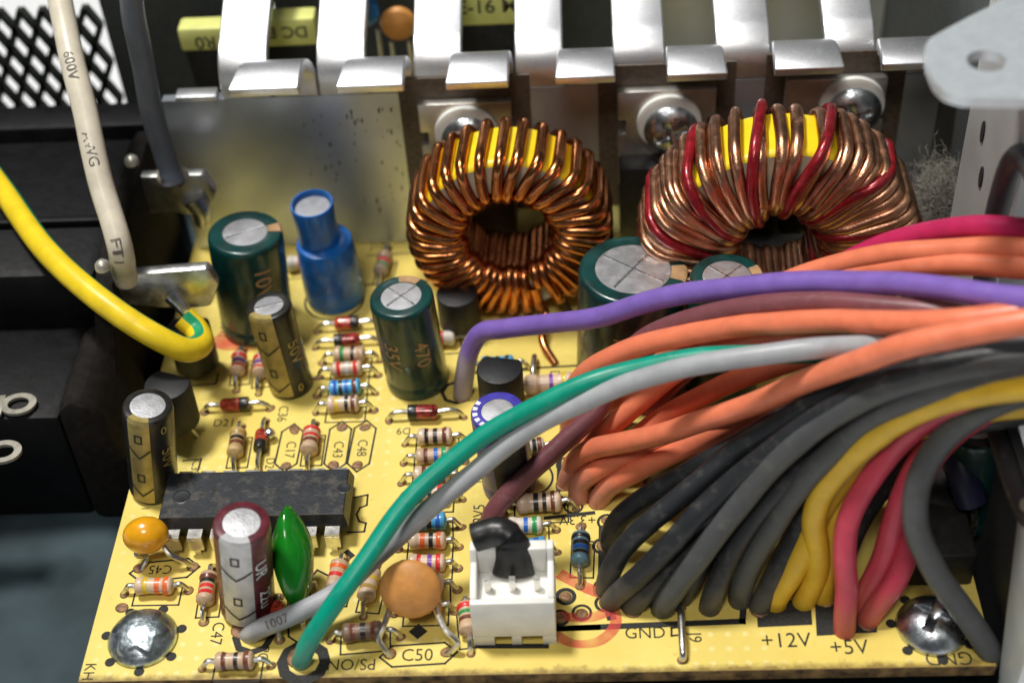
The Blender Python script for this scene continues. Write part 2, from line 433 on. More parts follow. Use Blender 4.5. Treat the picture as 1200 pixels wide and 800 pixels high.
# silkscreen lines: outlines printed under the parts
def line(pts, wd=.022, closed=False):
    obj('printed_line', lift(ribbon(pts, wd, closed), .0030 + random.random() * .0009), m_ink, board, world=True, smooth=False)
def frame(x0, y0, x1, y1, wd=.022): line([(x0, y0), (x1, y0), (x1, y1), (x0, y1)], wd, True)
def hexa(a, b, w2, wd=.022):
    a, b = Vector(a[:2]), Vector(b[:2]); d = (b - a); Ln = d.length; d.normalize(); q = Vector((-d.y, d.x)) * w2
    line([a, a + d * w2 + q, b - d * w2 + q, b, b - d * w2 - q, a + d * w2 - q], wd, True)
hexa((-2.685, 3.624, 0.000), (-2.712, 2.853, 0.000), .13); hexa((-2.108, 3.646, -0.000), (-2.127, 2.834, 0.000), .13); hexa((-1.808, 3.650, 0.000), (-1.856, 2.826, 0.000), .13)
hexa((-1.378, 0.238, 0.000), (-0.572, 0.284, 0.000), .13); hexa((-4.245, 1.402, 0.000), (-3.477, 1.477, 0.000), .13)
hexa((-2.342, 1.201, 0.000), (-2.229, 0.417, 0.000), .12); hexa((-2.158, 1.395, 0.000), (-2.055, 0.965, 0.000), .12)
line([(-1.850, 2.433, 0.000), (-1.695, 2.467, 0.000), (-1.692, 2.313, 0.000), (-1.767, 2.277, 0.000), (-1.797, 2.177, 0.000), (-1.758, 2.075, 0.000), (-1.679, 2.048, -0.000), (-1.687, 1.925, 0.000), (-1.869, 1.917, 0.000)])
line([(0.885, 0.563, 0.000), (0.394, 0.553, 0.000), (2.397, 0.604, 0.000), (2.444, 0.912, 0.000)], .07)
line([(0.984, 1.886, 0.000), (0.952, 1.061, 0.000), (1.031, 0.702, 0.000)], .10)
line([(0.349, 2.064, 0.000), (0.876, 2.124, 0.000)], .05); line([(0.474, 2.148, 0.000), (0.520, 3.193, -0.000), (0.553, 3.609, 0.000)], .05)
line([(-3.740, 2.913, -0.000), (-3.729, 3.088, 0.000), (-3.940, 3.068, 0.000)]); line([(-4.394, 4.299, 0.000), (-3.759, 4.351, 0.000), (-3.756, 4.533, -0.000)])
line([(-0.361, 0.354, 0.000), (0.349, 0.339, 0.000)], .06)
line([(-2.025, 6.147, 0.000), (-1.232, 6.180, -0.000)], .035); line([(-2.077, 6.748, 0.000), (-1.498, 6.775, 0.000)], .02)
line([(-0.073, 4.466, 0.000), (0.878, 4.505, 0.000)], .03); line([(-0.882, 4.774, 0.000), (-0.507, 4.806, 0.000)], .02)
line([(1.728, 0.544, 0.000), (1.656, 0.535, 0.000), (1.651, 0.438, 0.000), (1.730, 0.447, 0.000)]); 
def ring(c, r0, r1, n=28):
    V, F = [], []
    for k in range(n):
        a = 2 * math.pi * k / n
        V += [(c[0] + r0 * math.cos(a), c[1] + r0 * math.sin(a), .0040), (c[0] + r1 * math.cos(a), c[1] + r1 * math.sin(a), .0040)]
    for k in range(n):
        a, c2 = 2 * k, 2 * ((k + 1) % n); F.append((a, a + 1, c2 + 1, c2))
    return V, F
for (p, r0, r1, n) in (((-2.167, 0.191, 0.000), .165, .285, 10), ((-2.740, 0.515, 0.000), .15, .23, 8), ((-0.735, 4.088, 0.000), .16, .21, 8), ((0.558, 0.969, 0.000), .07, .115, 20), ((0.727, 0.753, 0.000), .08, .11, 20), ((0.493, 0.692, 0.000), .07, .11, 20),
                       ((0.968, 1.644, -0.000), .08, .115, 20), ((1.034, 1.983, 0.000), .09, .12, 20), ((0.961, 1.084, 0.000), .08, .11, 20), ((0.974, 0.869, 0.000), .08, .115, 20), ((1.252, 0.829, 0.000), .08, .12, 20), ((1.565, 0.800, 0.000), .08, .12, 20), ((0.657, 2.230, 0.000), .09, .115, 20),
                       ((0.833, 2.390, 0.000), .10, .13, 20), ((0.592, 2.461, 0.000), .10, .125, 20), ((0.587, 2.854, 0.000), .10, .125, 20), ((0.153, 2.670, 0.000), .26, .285, 30), ((-2.428, 5.859, 0.000), .37, .40, 32)):
    obj('printed_ring', ring(p, r0, r1, n), m_ink, board, world=True, smooth=False)
def label_print(s, p, size, rot, sx=.92):
    V, F = lift(text_mesh(s, size * .86, -.001), .0045, p[:2], math.radians(rot), sx)
    obj('printed_text', (V, F), m_ink, board, world=True, smooth=False)
for s, p, size, rot in (
    ('D21', (-3.545, 3.668, -0.000), .20, 0), ('C50', (-0.988, 0.251, 0.000), .25, 0), ('+12V', (2.818, 0.348, 0.000), .30, 0), ('+5V', (3.447, 0.250, 0.000), .30, 0), ('GND', (1.379, 0.476, 0.000), .24, 0),
    ('PS/ON', (-1.665, 0.160, 0.000), .23, 180), ('GND', (4.427, 0.104, 0.000), .27, 180), ('D9', (-1.351, 3.464, 0.000), .18, 180), ('C45', (-3.911, 1.453, 0.000), .20, 180), ('+3.3V', (0.702, 2.029, 0.000), .22, 180),
    ('C47', (-3.142, 0.578, 0.000), .22, -90), ('C36', (-2.853, 3.801, 0.000), .20, -90), ('C17', (-2.685, 3.204, 0.000), .20, -90), ('C43', (-2.113, 3.185, 0.000), .20, -90), ('C48', (-1.830, 3.203, 0.000), .20, -90),
    ('J9', (1.887, 0.411, 0.000), .22, -90), ('KH', (-4.417, 0.122, 0.000), .20, -90), ('PG', (-2.612, 0.307, 0.000), .19, -90), ('D8', (0.455, 4.325, 0.000), .20, -90), ('3V5', (-0.401, 2.149, 0.000), .22, 90),
    ('J10', (-1.942, 6.941, -0.000), .20, 0), ('C42', (-3.815, 5.322, 0.000), .18, -90), ('D2', (-2.901, 2.993, 0.000), .18, -90), ('C39', (-3.778, 2.954, 0.000), .18, -90), ('10', (-0.437, 2.662, -0.000), .18, 90), ('1', (-4.257, 2.338, 0.000), .16, -90)):
    label_print(s, p, size, rot)
# black petals printed round the two fixing screws
for c0, rad in (((-3.919, 0.519, 0.000), .38), ((4.327, 0.484, 0.000), .38)):
    for k in range(7):
        a = 2 * math.pi * (k + .35) / 7
        q = (c0[0] + (rad + .03) * math.cos(a), c0[1] + (rad + .03) * math.sin(a))
        v = [(q[0] + .055 * math.cos(t), q[1] + .055 * math.sin(t), .004) for t in [2 * math.pi * i / 14 for i in range(14)]]
        obj('printed_petal', (v, [tuple(range(14))]), m_ink, board, world=True, smooth=False)
# small printed arrow heads
for p, s in (((-0.997, 0.552, 0.000), .10), ((-1.847, 1.589, -0.000), .09)):
    v = [(p[0] - s, p[1], .004), (p[0], p[1] - s, .004), (p[0] + s, p[1], .004), (p[0], p[1] + s, .004)]
    obj('printed_diamond', (v, [(0, 1, 2, 3)]), m_ink, board, world=True, smooth=False)
# red inspection marks from a felt pen, semi-transparent ink
mr_ = bpy.data.materials.new('red_felt_pen'); mr_.use_nodes = True
nt = mr_.node_tree; b = nt.nodes['Principled BSDF']; b.inputs['Base Color'].default_value = (.78, .08, .06, 1); b.inputs['Roughness'].default_value = .6
tcx = nt.nodes.new('ShaderNodeTexCoord'); nx = nt.nodes.new('ShaderNodeTexNoise'); nx.inputs['Scale'].default_value = 3.5; nx.inputs['Detail'].default_value = 3
mrr = nt.nodes.new('ShaderNodeMapRange'); mrr.inputs['From Min'].default_value = .3; mrr.inputs['From Max'].default_value = .7; mrr.inputs['To Min'].default_value = .22; mrr.inputs['To Max'].default_value = .80
nt.links.new(tcx.outputs['Object'], nx.inputs['Vector']); nt.links.new(nx.outputs['Fac'], mrr.inputs['Value']); nt.links.new(mrr.outputs['Result'], b.inputs['Alpha'])
def pen(pts, wd, z=.0055):
    path = catmull([(p[0], p[1], 0) for p in pts], 8); V, F = [], []
    for i, p in enumerate(path):
        d = (path[min(i + 1, len(path) - 1)] - path[max(i - 1, 0)]).normalized(); q = Vector((-d.y, d.x, 0)) * (wd / 2 * (1 + .35 * noise.noise(p * 2)))
        V += [(p + q)[:2] + (z,), (p - q)[:2] + (z,)]
    for i in range(len(path) - 1): F.append((2 * i, 2 * i + 1, 2 * i + 3, 2 * i + 2))
    obj('felt_pen_mark', (V, F), mr_, board, world=True, smooth=False)
pen([(0.456, 0.465, 0.000), (0.632, 0.364, 0.000), (0.880, 0.380, 0.000), (1.044, 0.527, 0.000), (1.085, 0.701, 0.000), (1.003, 0.947, 0.000), (0.806, 1.065, 0.000), (0.552, 1.232, -0.000), (0.488, 1.280, 0.000)], .12)
pen([(0.484, 0.715, 0.000), (0.798, 0.685, 0.000), (1.025, 0.768, 0.000)], .13)
pen([(-3.909, 5.213, 0.000), (-3.713, 5.093, 0.000), (-3.524, 5.085, 0.000), (-3.424, 4.923, 0.000)], .30)

hole_me = None
def hole(p, s=1.):
    """brown fluxed lead hole in the board"""
    global hole_me
    if hole_me is None:
        V, F = lathe([(.062, 0), (.054, .008), (.035, .014), (.015, .014)], 14)
        me = bpy.data.meshes.new('lead_hole'); me.from_pydata(V, [], F); me.materials.append(m_solder)
        me.polygons.foreach_set('use_smooth', [True] * len(me.polygons)); hole_me = me
    o = bpy.data.objects.new('lead_hole', hole_me); C.objects.link(o); o.parent = board
    o.location = (p[0], p[1], .16 + .001); o.scale = (s * random.uniform(.85, 1.15), s * random.uniform(.8, 1.0), 1.2); o.rotation_euler = (0, 0, random.uniform(0, 6))
    return o
for p in ((-2.673, 3.524, 0.000), (-2.703, 2.947, -0.000), (-2.098, 3.546, -0.000), (-2.138, 2.942, 0.000), (-1.819, 3.537, 0.000), (-1.856, 2.933, 0.000), (0.558, 0.969, 0.000), (0.727, 0.742, 0.000), (0.493, 0.692, 0.000), (0.968, 1.644, -0.000), (1.034, 1.995, 0.000), (0.961, 1.084, 0.000), (0.974, 0.869, 0.000), (-1.274, 0.278, 0.000), (-0.678, 0.287, 0.000), (-4.154, 1.471, 0.000), (-3.554, 1.479, 0.000), (-4.235, 0.938, 0.000)):
    hole(p, 1.15)

# ------------------------------------------------------------------ screws
def star(x, y):
    r = math.hypot(x, y); a = math.atan2(y, x)
    return .028 if r < .27 + .045 * math.cos(6 * a) else 0
def cross(x, y):
    r = math.hypot(x, y)
    return -.11 * max(0, 1 - r / .26) if (abs(x) < .05 or abs(y) < .05) and r < .22 else 0
def crossT(x, y):
    c, s = math.cos(.5), math.sin(.5); return cross(x * c - y * s, x * s + y * c)
c0 = (-3.919, 0.519, 0.000)
obj_s = obj('board_screw', dome(.37, .18, star, 30, 96), M('plated_screw', (.50, .57, .61), .34, 1., var=.3, scale=9, bump=.7, bscale=9, dust=.12, dcol=(.3, .3, .28), dscale=10), loc=(c0[0], c0[1], .0), angle=60)
tag(obj_s, 'domed silvery screw at the lower left corner of the yellow board', 'screw')
c0 = (4.327, 0.484, 0.000)
obj_s = obj('board_screw', dome(.37, .22, crossT, 36, 96), m_screw, loc=(c0[0], c0[1], .0), angle=60)
tag(obj_s, 'domed cross-head screw behind the upside-down GND print under the cables', 'screw')

# ------------------------------------------------------------------ heatsink
hs = thing('heatsink', 'bent aluminium heatsink plate with curled fingers along its top', 'heatsink', (0.5, 7.0, 0))
HX0, HX1, T = -4.42, 5.35, .14
obj('plate', join(box(HX0, HX1, 7.0, 7.0 + T, .02, 2.42)), m_hs, hs, world=True, smooth=False)
obj('corner_step', box(HX0 + .20, -3.70, 6.93, 7.0 + T, 2.445, 2.52, .015), m_fin, hs, world=True)
m_fleck = M('dried_fleck', (.05, .04, .025), .8)
fl = ([], [])
for k in range(60):
    fx, fz_ = random.uniform(-2.7, -1.45), random.uniform(.5, 2.2); a = random.uniform(.01, .035); ln = a * random.uniform(1, 2.6)
    fl = join(fl, ([(fx - a * .5, 6.997, fz_), (fx, 6.997, fz_ - ln), (fx + a * .5, 6.997, fz_), (fx + a * .2, 6.997, fz_ + ln * .7)], [(0, 1, 2, 3)]))
fo = obj('dried_flecks', fl, m_fleck, hs, world=True, smooth=False); fo['kind'] = 'stuff'
def finger(x0, x1, prof, mat, name, bev=.012, tip=None):
    """sheet strip of thickness T following a profile in the y-z plane"""
    path = [Vector((0, y, z)) for y, z in prof]
    up_, lo = [], []
    for i, p in enumerate(path):
        d = (path[min(i + 1, len(path) - 1)] - path[max(i - 1, 0)]).normalized(); q = Vector((0, -d.z, d.y))
        up_.append(p + q * T / 2); lo.append(p - q * T / 2)
    poly = [(p.y, p.z) for p in up_] + [(p.y, p.z) for p in reversed(lo)]
    n = len(poly); m = len(path)
    fr_ = [max(0., (i - 4) / (m - 5)) if tip else 0. for i in range(m)]; fr_ = fr_ + fr_[::-1]
    t0, t1 = tip or (x0, x1)
    V = [(x0 + (t0 - x0) * f, u, v) for (u, v), f in zip(poly, fr_)] + [(x1 + (t1 - x1) * f, u, v) for (u, v), f in zip(poly, fr_)]
    F = []
    for i in range(m - 1):
        F += [(i, i + 1, n - 2 - i, n - 1 - i), (n + i + 1, n + i, 2 * n - 1 - i, 2 * n - 2 - i)]
    F += [(i, n + i, n + (i + 1) % n, (i + 1) % n) for i in range(n)]
    import bmesh
    bm = bmesh.new(); vs = [bm.verts.new(v) for v in V]
    for f in F: bm.faces.new([vs[i] for i in f])
    bmesh.ops.recalc_face_normals(bm, faces=bm.faces[:])
    if bev: bmesh.ops.bevel(bm, geom=[e for e in bm.edges if e.calc_face_angle(0) > .9], offset=bev * 2, segments=3, affect='EDGES', profile=.5)
    bm.verts.index_update()
    vf = [v.co.copy() for v in bm.verts], [tuple(v.index for v in f.verts) for f in bm.faces]; bm.free()
    return obj(name, vf, mat, hs, world=True, angle=50)
yc = 7.0 + T / 2
bak_x = [(-3.65, -3.0), (-2.41, -1.77), (-1.20, -.57), (.06, .68), (1.27, 1.93), (2.53, 3.22), (3.85, 4.49)]
fwd_x = [((-3.0, -2.41), (-3.36, -2.50)), ((-1.77, -1.20), (-2.06, -1.24)), ((-.57, .06), (-.74, .02)), ((.68, 1.27), (.57, 1.29)), ((1.93, 2.53), (1.90, 2.62)), ((3.22, 3.85), (3.16, 3.98)), ((4.49, 5.15), (4.42, 5.2))]
obj('plate_edge', box(-4.2, -3.67, 7.01, 7.0 + T - .01, 2.42, 2.44), m_alu, hs, world=True, smooth=False)
for k, (rx, tx) in enumerate(fwd_x):
    r = random.uniform(-.03, .03); dz = random.uniform(-.03, .03)
    a_, b_ = .42 + r, .48 + r
    prof = [(yc, 2.42)] + [(yc - a_ * (1 - math.cos(t)), 2.56 + b_ * math.sin(t)) for t in [math.radians(a) for a in range(0, 90, 7)]]
    ye, ze = prof[-1]
    prof += [(ye - .14, ze - .005 + dz * .5), (ye - .28, ze - .03 + dz), (ye - .40, ze - .07 + dz)]
    finger(rx[0] + .012, rx[1] - .012, prof, m_fin, 'front_finger', tip=tx)
for k, (x0, x1) in enumerate(bak_x):
    prof = [(yc, 2.42)] + [(yc + .45 * (1 - math.cos(t)), 2.58 + .42 * math.sin(t)) for t in [math.radians(a) for a in range(0, 84, 8)]]
    ye, ze = prof[-1]
    prof += [(ye + .4, ze + .14), (ye + 1.2, ze + .42), (ye + 2.0, ze + .70)]
    finger(x0 + .012, x1 - .012, prof, m_fin, 'rear_finger')

# power transistors screwed to the plate
def power_transistor(px0, zt, width, label, screw_x, screw_z):
    t = thing('power_transistor', label, 'transistor', ((px0 + width / 2), 6.9, .3), group='power transistors on the heatsink')
    m_pad = M('insulating_pad', (.10, .075, .055), .38, var=.2, scale=14, bump=.5, bscale=45, dust=.15, dcol=(.25, .2, .13))
    m_tabm = M('transistor_tab', (.62, .60, .55), .36, .9, var=.1, scale=4, bump=.1, dust=.12)
    m_epx = M('black_epoxy', (.012, .012, .013), .45, var=.3, dust=.1, dcol=(.1, .09, .07))
    obj('insulating_pad', box(px0 - .24, px0 + width + .24, 6.965, 6.995, .55, zt + .30), m_pad, t, world=True, smooth=False)
    n = .10
    x0, x1 = px0, px0 + width
    poly = [(x0, 1.0), (x1, 1.0), (x1, zt - .62), (x1 - n, zt - .62), (x1 - n, zt - .42), (x1, zt - .42), (x1, zt), (x0, zt), (x0, zt - .42), (x0 + n, zt - .42), (x0 + n, zt - .62), (x0, zt - .62)]
    obj('metal_tab', prism(poly, 'y', 6.83, 6.960, .012), m_tabm, t, world=True)
    obj('epoxy_body', box(x0 + .01, x1 - .01, 6.52, 6.95, .35, zt - .95, .04), m_epx, t, world=True)
    mat = Matrix.Translation((screw_x, 6.82, screw_z)) @ Matrix.Rotation(math.pi / 2, 4, 'X')
    obj('washer', xf(lathe([(.15, 0), (.40, 0), (.41, .03), (.40, .07), (.33, .09), (.15, .09)], 40), mat), m_white, t, world=True)
    mat = Matrix.Translation((screw_x + .02, 6.74, screw_z - .06)) @ Matrix.Rotation(math.pi / 2, 4, 'X') @ Matrix.Rotation(.4, 4, 'Z')
    obj('screw_head', xf(dome(.345, .15, cross, 36, 96), mat), m_screw, t, world=True, angle=60)
    for k in range(3):
        xx = (x0 + x1) / 2 + (k - 1) * .254
        obj('lead', box(xx - .04, xx + .04, 6.72, 6.77, -.02, .36), m_lead, t, world=True, smooth=False)
power_transistor(-1.17, 2.34, 1.17, 'power transistor with white washer and screw behind the copper choke', -.58, 1.92)
power_transistor(1.33, 2.42, 1.22, 'power transistor with white washer and screw between the two wound chokes', 1.97, 1.98)
power_transistor(3.40, 2.50, 1.24, 'power transistor whose screw is half hidden by the red and copper choke', 4.22, 2.15)

t = thing('filler', 'black rectifier block added to darken the hole of the large choke', 'filler', (3.0, 6.9, .2))  # black package added to darken what shows through the choke's hole
obj('epoxy_body', box(2.62, 3.34, 6.45, 6.98, .1, 1.75, .04), M('black_epoxy', (.012, .012, .013), .45), t, world=True)
for k in (-1, 0, 1): obj('lead', box(2.98 + k * .25 - .04, 2.98 + k * .25 + .04, 6.6, 6.65, -.02, .11), m_lead, t, world=True, smooth=False)
# ------------------------------------------------------------------ transformers and parts seen through the gaps behind the heatsink
m_tape = M('yellow_tape', (.72, .74, .24), .35, var=.06, scale=3)
m_ferr = M('ferrite', (.012, .012, .012), .5, var=.3, dust=.12, dcol=(.12, .11, .09))
def transformer(x0, x1, y0, z_lo, z_hi, label, s, tp, rot, size, group='taped transformers behind the heatsink'):
    t = thing('transformer', label, 'transformer', ((x0 + x1) / 2, y0 + .6, 0), group=group)
    obj('core', prism([(x0 + .25, .0), (x1 - .25, .0), (x1 - .02, z_lo - .01), (x0 + .02, z_lo - .01)], 'y', y0 + .03, y0 + .55, .03), m_ferr, t, world=True)
    tp_o = obj('tape', box(x0, x1, y0, y0 + .32, z_lo, z_hi, .05), m_tape, t, world=True)
    V, F = text_mesh(s, size, .004); c, s_ = math.cos(math.radians(rot)), math.sin(math.radians(rot))
    obj('tape_print', ([(tp[0] + v[0] * c - v[1] * s_, y0 - .004, tp[2] + v[0] * s_ + v[1] * c) for v in V], F), M('tape_ink', (.10, .10, .05), .6), tp_o, world=True, smooth=False)
a, b2 = (-4.416, 8.300, 2.318), (-3.788, 8.300, 2.669)
transformer(a[0], b2[0] + .12, 8.3, a[2], b2[2], 'yellow taped transformer at the left end of the heatsink fingers', 'R0', (-4.066, 8.300, 2.461), 180, .26)
a, b2 = (-3.370, 8.400, 2.276), (-2.597, 8.400, 2.698)
transformer(a[0], b2[0], 8.4, a[2], b2[2], 'yellow taped transformer printed DC EE in a gap of the heatsink fingers', 'DC EE', (-3.034, 8.400, 2.510), 180, .24)
a, b2 = (-0.815, 8.400, 2.478), (0.160, 8.400, 3.079)
transformer(a[0], b2[0], 8.4, a[2], b2[2], 'yellow taped transformer printed E-16 M in a gap of the heatsink fingers', 'E-16 M', (-0.312, 8.400, 2.763), 0, .28)
m_odisc = M('orange_ceramic', (.62, .27, .065), .5, var=.12, scale=5, bump=.25, bscale=18, dust=.07, dscale=8)
q = (-1.521, 8.600, 2.452)
t = thing('disc_capacitor', 'orange disc capacitor glimpsed behind the heatsink fingers', 'capacitor', (q[0], q[1], 0))
obj('disc', xf(lathe([(.0, -.12), (.14, -.11), (.22, -.07), (.25, 0), (.22, .07), (.14, .11), (0, .12)], 24), Matrix.Translation(q) @ Matrix.Rotation(math.pi / 2, 4, 'X')), m_odisc, t, world=True)
for s in (-.12, .12): obj('lead', tube([Vector((q[0] + s, q[1], q[2] - .28)), Vector((q[0] + s, q[1], -.02))], .03, 8), m_lead, t, world=True)
q = (-1.943, 8.600, 2.652)
t = thing('film_capacitor', 'bright blue capacitor glimpsed in a gap between heatsink fingers', 'capacitor', (q[0], q[1], 0))
obj('body', xf(lathe([(.0, -.12), (.12, -.11), (.19, -.06), (.19, .06), (.12, .11), (0, .12)], 24), Matrix.Translation(q) @ Matrix.Rotation(math.pi / 2, 4, 'X')), M('blue_epoxy', (.03, .22, .62), .3), t, world=True)
for s in (-.14, .14): obj('lead', tube([Vector((q[0] + s, q[1], q[2] - .28)), Vector((q[0] + s, q[1], -.02))], .03, 8), m_lead, t, world=True)

# ------------------------------------------------------------------ wound toroids
def choke_path(Ro, Ri, Th, turns, a0, a1, wr, lift_=0., n=44, jit=.02, lean=0., rc=.17, warp=0.):
    """one wire wound round a ring core; ring axis = local Y, front face towards -Y"""
    def sec(u):
        # rounded rectangle in (radius, y); u in 0..1, starting at inner front, going over the front face outwards
        x0, x1, y0, y1 = Ri - wr - lift_, Ro + wr + lift_, -Th / 2 - wr - lift_, Th / 2 + wr + lift_
        w_, h_ = (x1 - x0) - 2 * rc, (y1 - y0) - 2 * rc; q = rc * math.pi / 2
        per = 2 * w_ + 2 * h_ + 4 * q; s = (u % 1) * per
        if s < w_: return x0 + rc + s, y0
        s -= w_
        if s < q: a = s / rc; return x1 - rc + rc * math.sin(a), y0 + rc - rc * math.cos(a)
        s -= q
        if s < h_: return x1, y0 + rc + s
        s -= h_
        if s < q: a = s / rc; return x1 - rc + rc * math.cos(a), y1 - rc + rc * math.sin(a)
        s -= q
        if s < w_: return x1 - rc - s, y1
        s -= w_
        if s < q: a = s / rc; return x0 + rc - rc * math.sin(a), y1 - rc + rc * math.cos(a)
        s -= q
        if s < h_: return x0, y1 - rc - s
        s -= h_
        a = s / rc; return x0 + rc - rc * math.cos(a), y0 + rc - rc * math.sin(a)
    path = []
    ja = [random.uniform(-1, 1) * jit for _ in range(turns + 2)]; jl = [random.uniform(0, 1) for _ in range(turns + 2)]
    for i in range(turns * n + 1):
        f = i / n; k = int(f); fr_ = f - k
        r, y = sec(fr_)
        j = ja[k] * (1 - fr_) + ja[k + 1] * fr_
        a = a0 + (a1 - a0) * (f / turns) + j * (1 if fr_ < .8 else .6)
        if r < (Ri + Ro) / 2: r -= .32 * wr * (k % 3) * max(0, 1 - (r - Ri + wr) / .25)
        # on the front face a turn leans: the outer end lags behind the inner one
        a += lean * (r - Ri) / (Ro - Ri)
        a += warp * math.sin(a - math.pi / 2)
        path.append(Vector((r * math.cos(a), y - (.25 * wr * jl[k] if y < 0 else 0), r * math.sin(a))))
    return path

def toroid(label, loc, rot, Ro, Ri, Th, wires, cat='choke'):
    t = thing('toroid_choke', label, cat, loc, rot)
    m_y = M('choke_yellow', (.86, .66, .015), .35, var=.06, scale=4, dust=.05)
    m_w = M('choke_white', (.60, .57, .42), .5, var=.1, scale=6, dust=.1)
    rc = .09
    prof = []
    corners = [(Ri, -1, 1, -1), (Ro, -1, -1, -1), (Ro, 1, -1, 1), (Ri, 1, 1, 1)]
    pts = []
    for (x, sy, sx, _), (st) in zip(corners, (180, 270, 0, 90)):
        cx, cy = x + sx * rc, sy * (Th / 2 - rc)
        for k in range(5):
            a = math.radians(st + k * 22.5); pts.append((cx + rc * math.cos(a), cy + rc * math.sin(a)))
    seg = 72; n = len(pts); V, F = [], []
    for k in range(seg):
        a = 2 * math.pi * k / seg
        for r, y in pts: V.append((r * math.cos(a), y, r * math.sin(a)))
    for k in range(seg):
        k2 = (k + 1) % seg
        for i in range(n): F.append((k * n + i, k * n + (i + 1) % n, k2 * n + (i + 1) % n, k2 * n + i))
    obj('core', (V, F), m_y, t)
    fv = [(r * math.cos(a), -Th / 2 - .004, r * math.sin(a)) for r in (Ri + .05, Ro - .05) for a in [2 * math.pi * k / seg for k in range(seg)]]
    obj('core_face', (fv, [(k, (k + 1) % seg, seg + (k + 1) % seg, seg + k) for k in range(seg)]), m_w, t)
    for nm, path, wr, mat in wires:
        obj(nm, tube(path, wr, 10, ref=(0, 1, 0)), mat, t)
    return t
m_cu = M('enamelled_copper', (.62, .245, .095), .22, 1., var=.18, scale=5, bump=.06, bscale=20, dust=.06, dcol=(.25, .12, .06), dscale=9)
m_cu2 = M('dusty_copper', (.62, .33, .20), .30, 1., var=.18, scale=5, bump=.2, bscale=50, dust=.28, dcol=(.33, .19, .13), dscale=8)
m_rw = M('red_enamel', (.30, .010, .018), .28, .35, var=.3, scale=6, bump=.2, bscale=40, dust=.2, dcol=(.38, .15, .12), dscale=10, coat=.3)
R_ = math.radians
c1 = (-0.047, 5.369, 1.330)
t1 = toroid('bare copper wound yellow toroid choke standing in front of the heatsink', (c1[0], c1[1] + .42, 1.33), None, 1.14, .67, .78,
       [('copper_winding', choke_path(1.14, .67, .78, 36, R_(-66), R_(-66 - 352), .070, jit=.016, lean=-.07, rc=.19, warp=.16), .070, m_cu)])
for dx in (.10, .30):
    pass
lw = catmull([(c1[0] + .35, c1[1] - .05, .35), (c1[0] + .40, c1[1] - .15, .2), (0.312, 4.832, 0.120), (0.466, 4.536, 0.000)], 6)
obj('winding_tail', tube(lw, .055, 10), m_cu, t1, world=True)
lw = catmull([(c1[0] + .62, c1[1] + .2, .42), (0.576, 5.533, 0.200), (0.657, 5.458, 0.000)], 6)
obj('winding_tail', tube(lw, .05, 10), M('burnt_lead', (.10, .07, .05), .4, .6), t1, world=True)

c2 = (3.131, 4.540, 1.600)
Ro2, Ri2, Th2 = 1.44, .68, .80
ws = []
p_main = choke_path(Ro2, Ri2, Th2, 30, R_(222), R_(-40), .076, jit=.05, lean=-.08, rc=.26)
ws.append(('copper_winding', p_main, .076, m_cu2))
p2 = choke_path(Ro2, Ri2, Th2, 13, R_(212), R_(112), .064, lift_=.07, jit=.07, lean=-.10, rc=.30)
ws.append(('copper_winding', p2, .064, m_cu2))
p3 = choke_path(Ro2, Ri2, Th2, 14, R_(72), R_(-30), .064, lift_=.07, jit=.07, lean=-.04, rc=.30)
ws.append(('copper_winding', p3, .064, m_cu2))
p4 = choke_path(Ro2, Ri2, Th2, 8, R_(206), R_(-34), .066, lift_=.085, jit=.05, lean=-.10, rc=.31)
ws.append(('red_winding', p4, .066, m_rw))
ws.append(('copper_winding', choke_path(Ro2, Ri2, Th2, 11, R_(-48), R_(-134), .070, jit=.05, rc=.2), .070, m_cu2))
t2 = toroid('large yellow toroid choke wound with dusty copper and red enamelled wire', (c2[0], c2[1] + .50, 1.60), None, Ro2, Ri2, Th2, ws)
obj('hole_backing', box(2.3, 4.1, c2[1] + .95, c2[1] + 1.75, .002, .55, .05), m_ferr, t2, world=True)  # black block added so that the choke's hole looks dark
for dx in (-.22, 0, .25):
    obj('winding_tail', tube(catmull([(c2[0] + dx, c2[1] + .1, .62), (c2[0] + dx * 1.2, c2[1] - .1, .3), (c2[0] + dx * 1.3, c2[1] - .1, -.02)], 5), .06, 8), m_cu2, t2, world=True)

# ------------------------------------------------------------------ electrolytic capacitors
def cylmap(vf, R, a0):
    """wrap flat (u, z) geometry on a cylinder about local z"""
    return [(R * math.cos(a0 + v[0] / R), R * math.sin(a0 + v[0] / R), v[1]) for v in vf[0]], vf[1]
def fine(vf, step=.03):
    """cut quads into short pieces so that they follow a curved surface"""
    V, F = [], []
    for f in vf[1]:
        p = [Vector(vf[0][i]) for i in f]; n = max(1, int((p[1] - p[0]).length / step))
        for k in range(n):
            b_ = len(V); V += [p[0].lerp(p[1], k / n), p[0].lerp(p[1], (k + 1) / n), p[3].lerp(p[2], (k + 1) / n), p[3].lerp(p[2], k / n)]; F.append((b_, b_ + 1, b_ + 2, b_ + 3))
    return V, F
def patch(R, a0, hw, z0, z1, n=10, topr=None, topz=None):
    V, F = [], []
    zs = [z0, z1]
    rows = [(R, z) for z in zs]
    if topr: rows += [(R * .985, topz - .022), (R * .93, topz + .0035), (topr, topz + .0035)]
    for r, z in rows:
        for k in range(n + 1):
            a = a0 - hw + 2 * hw * k / n; V.append((r * math.cos(a), r * math.sin(a), z))
    for i in range(len(rows) - 1):
        for k in range(n): F.append((i * (n + 1) + k, i * (n + 1) + k + 1, (i + 1) * (n + 1) + k + 1, (i + 1) * (n + 1) + k))
    return V, F
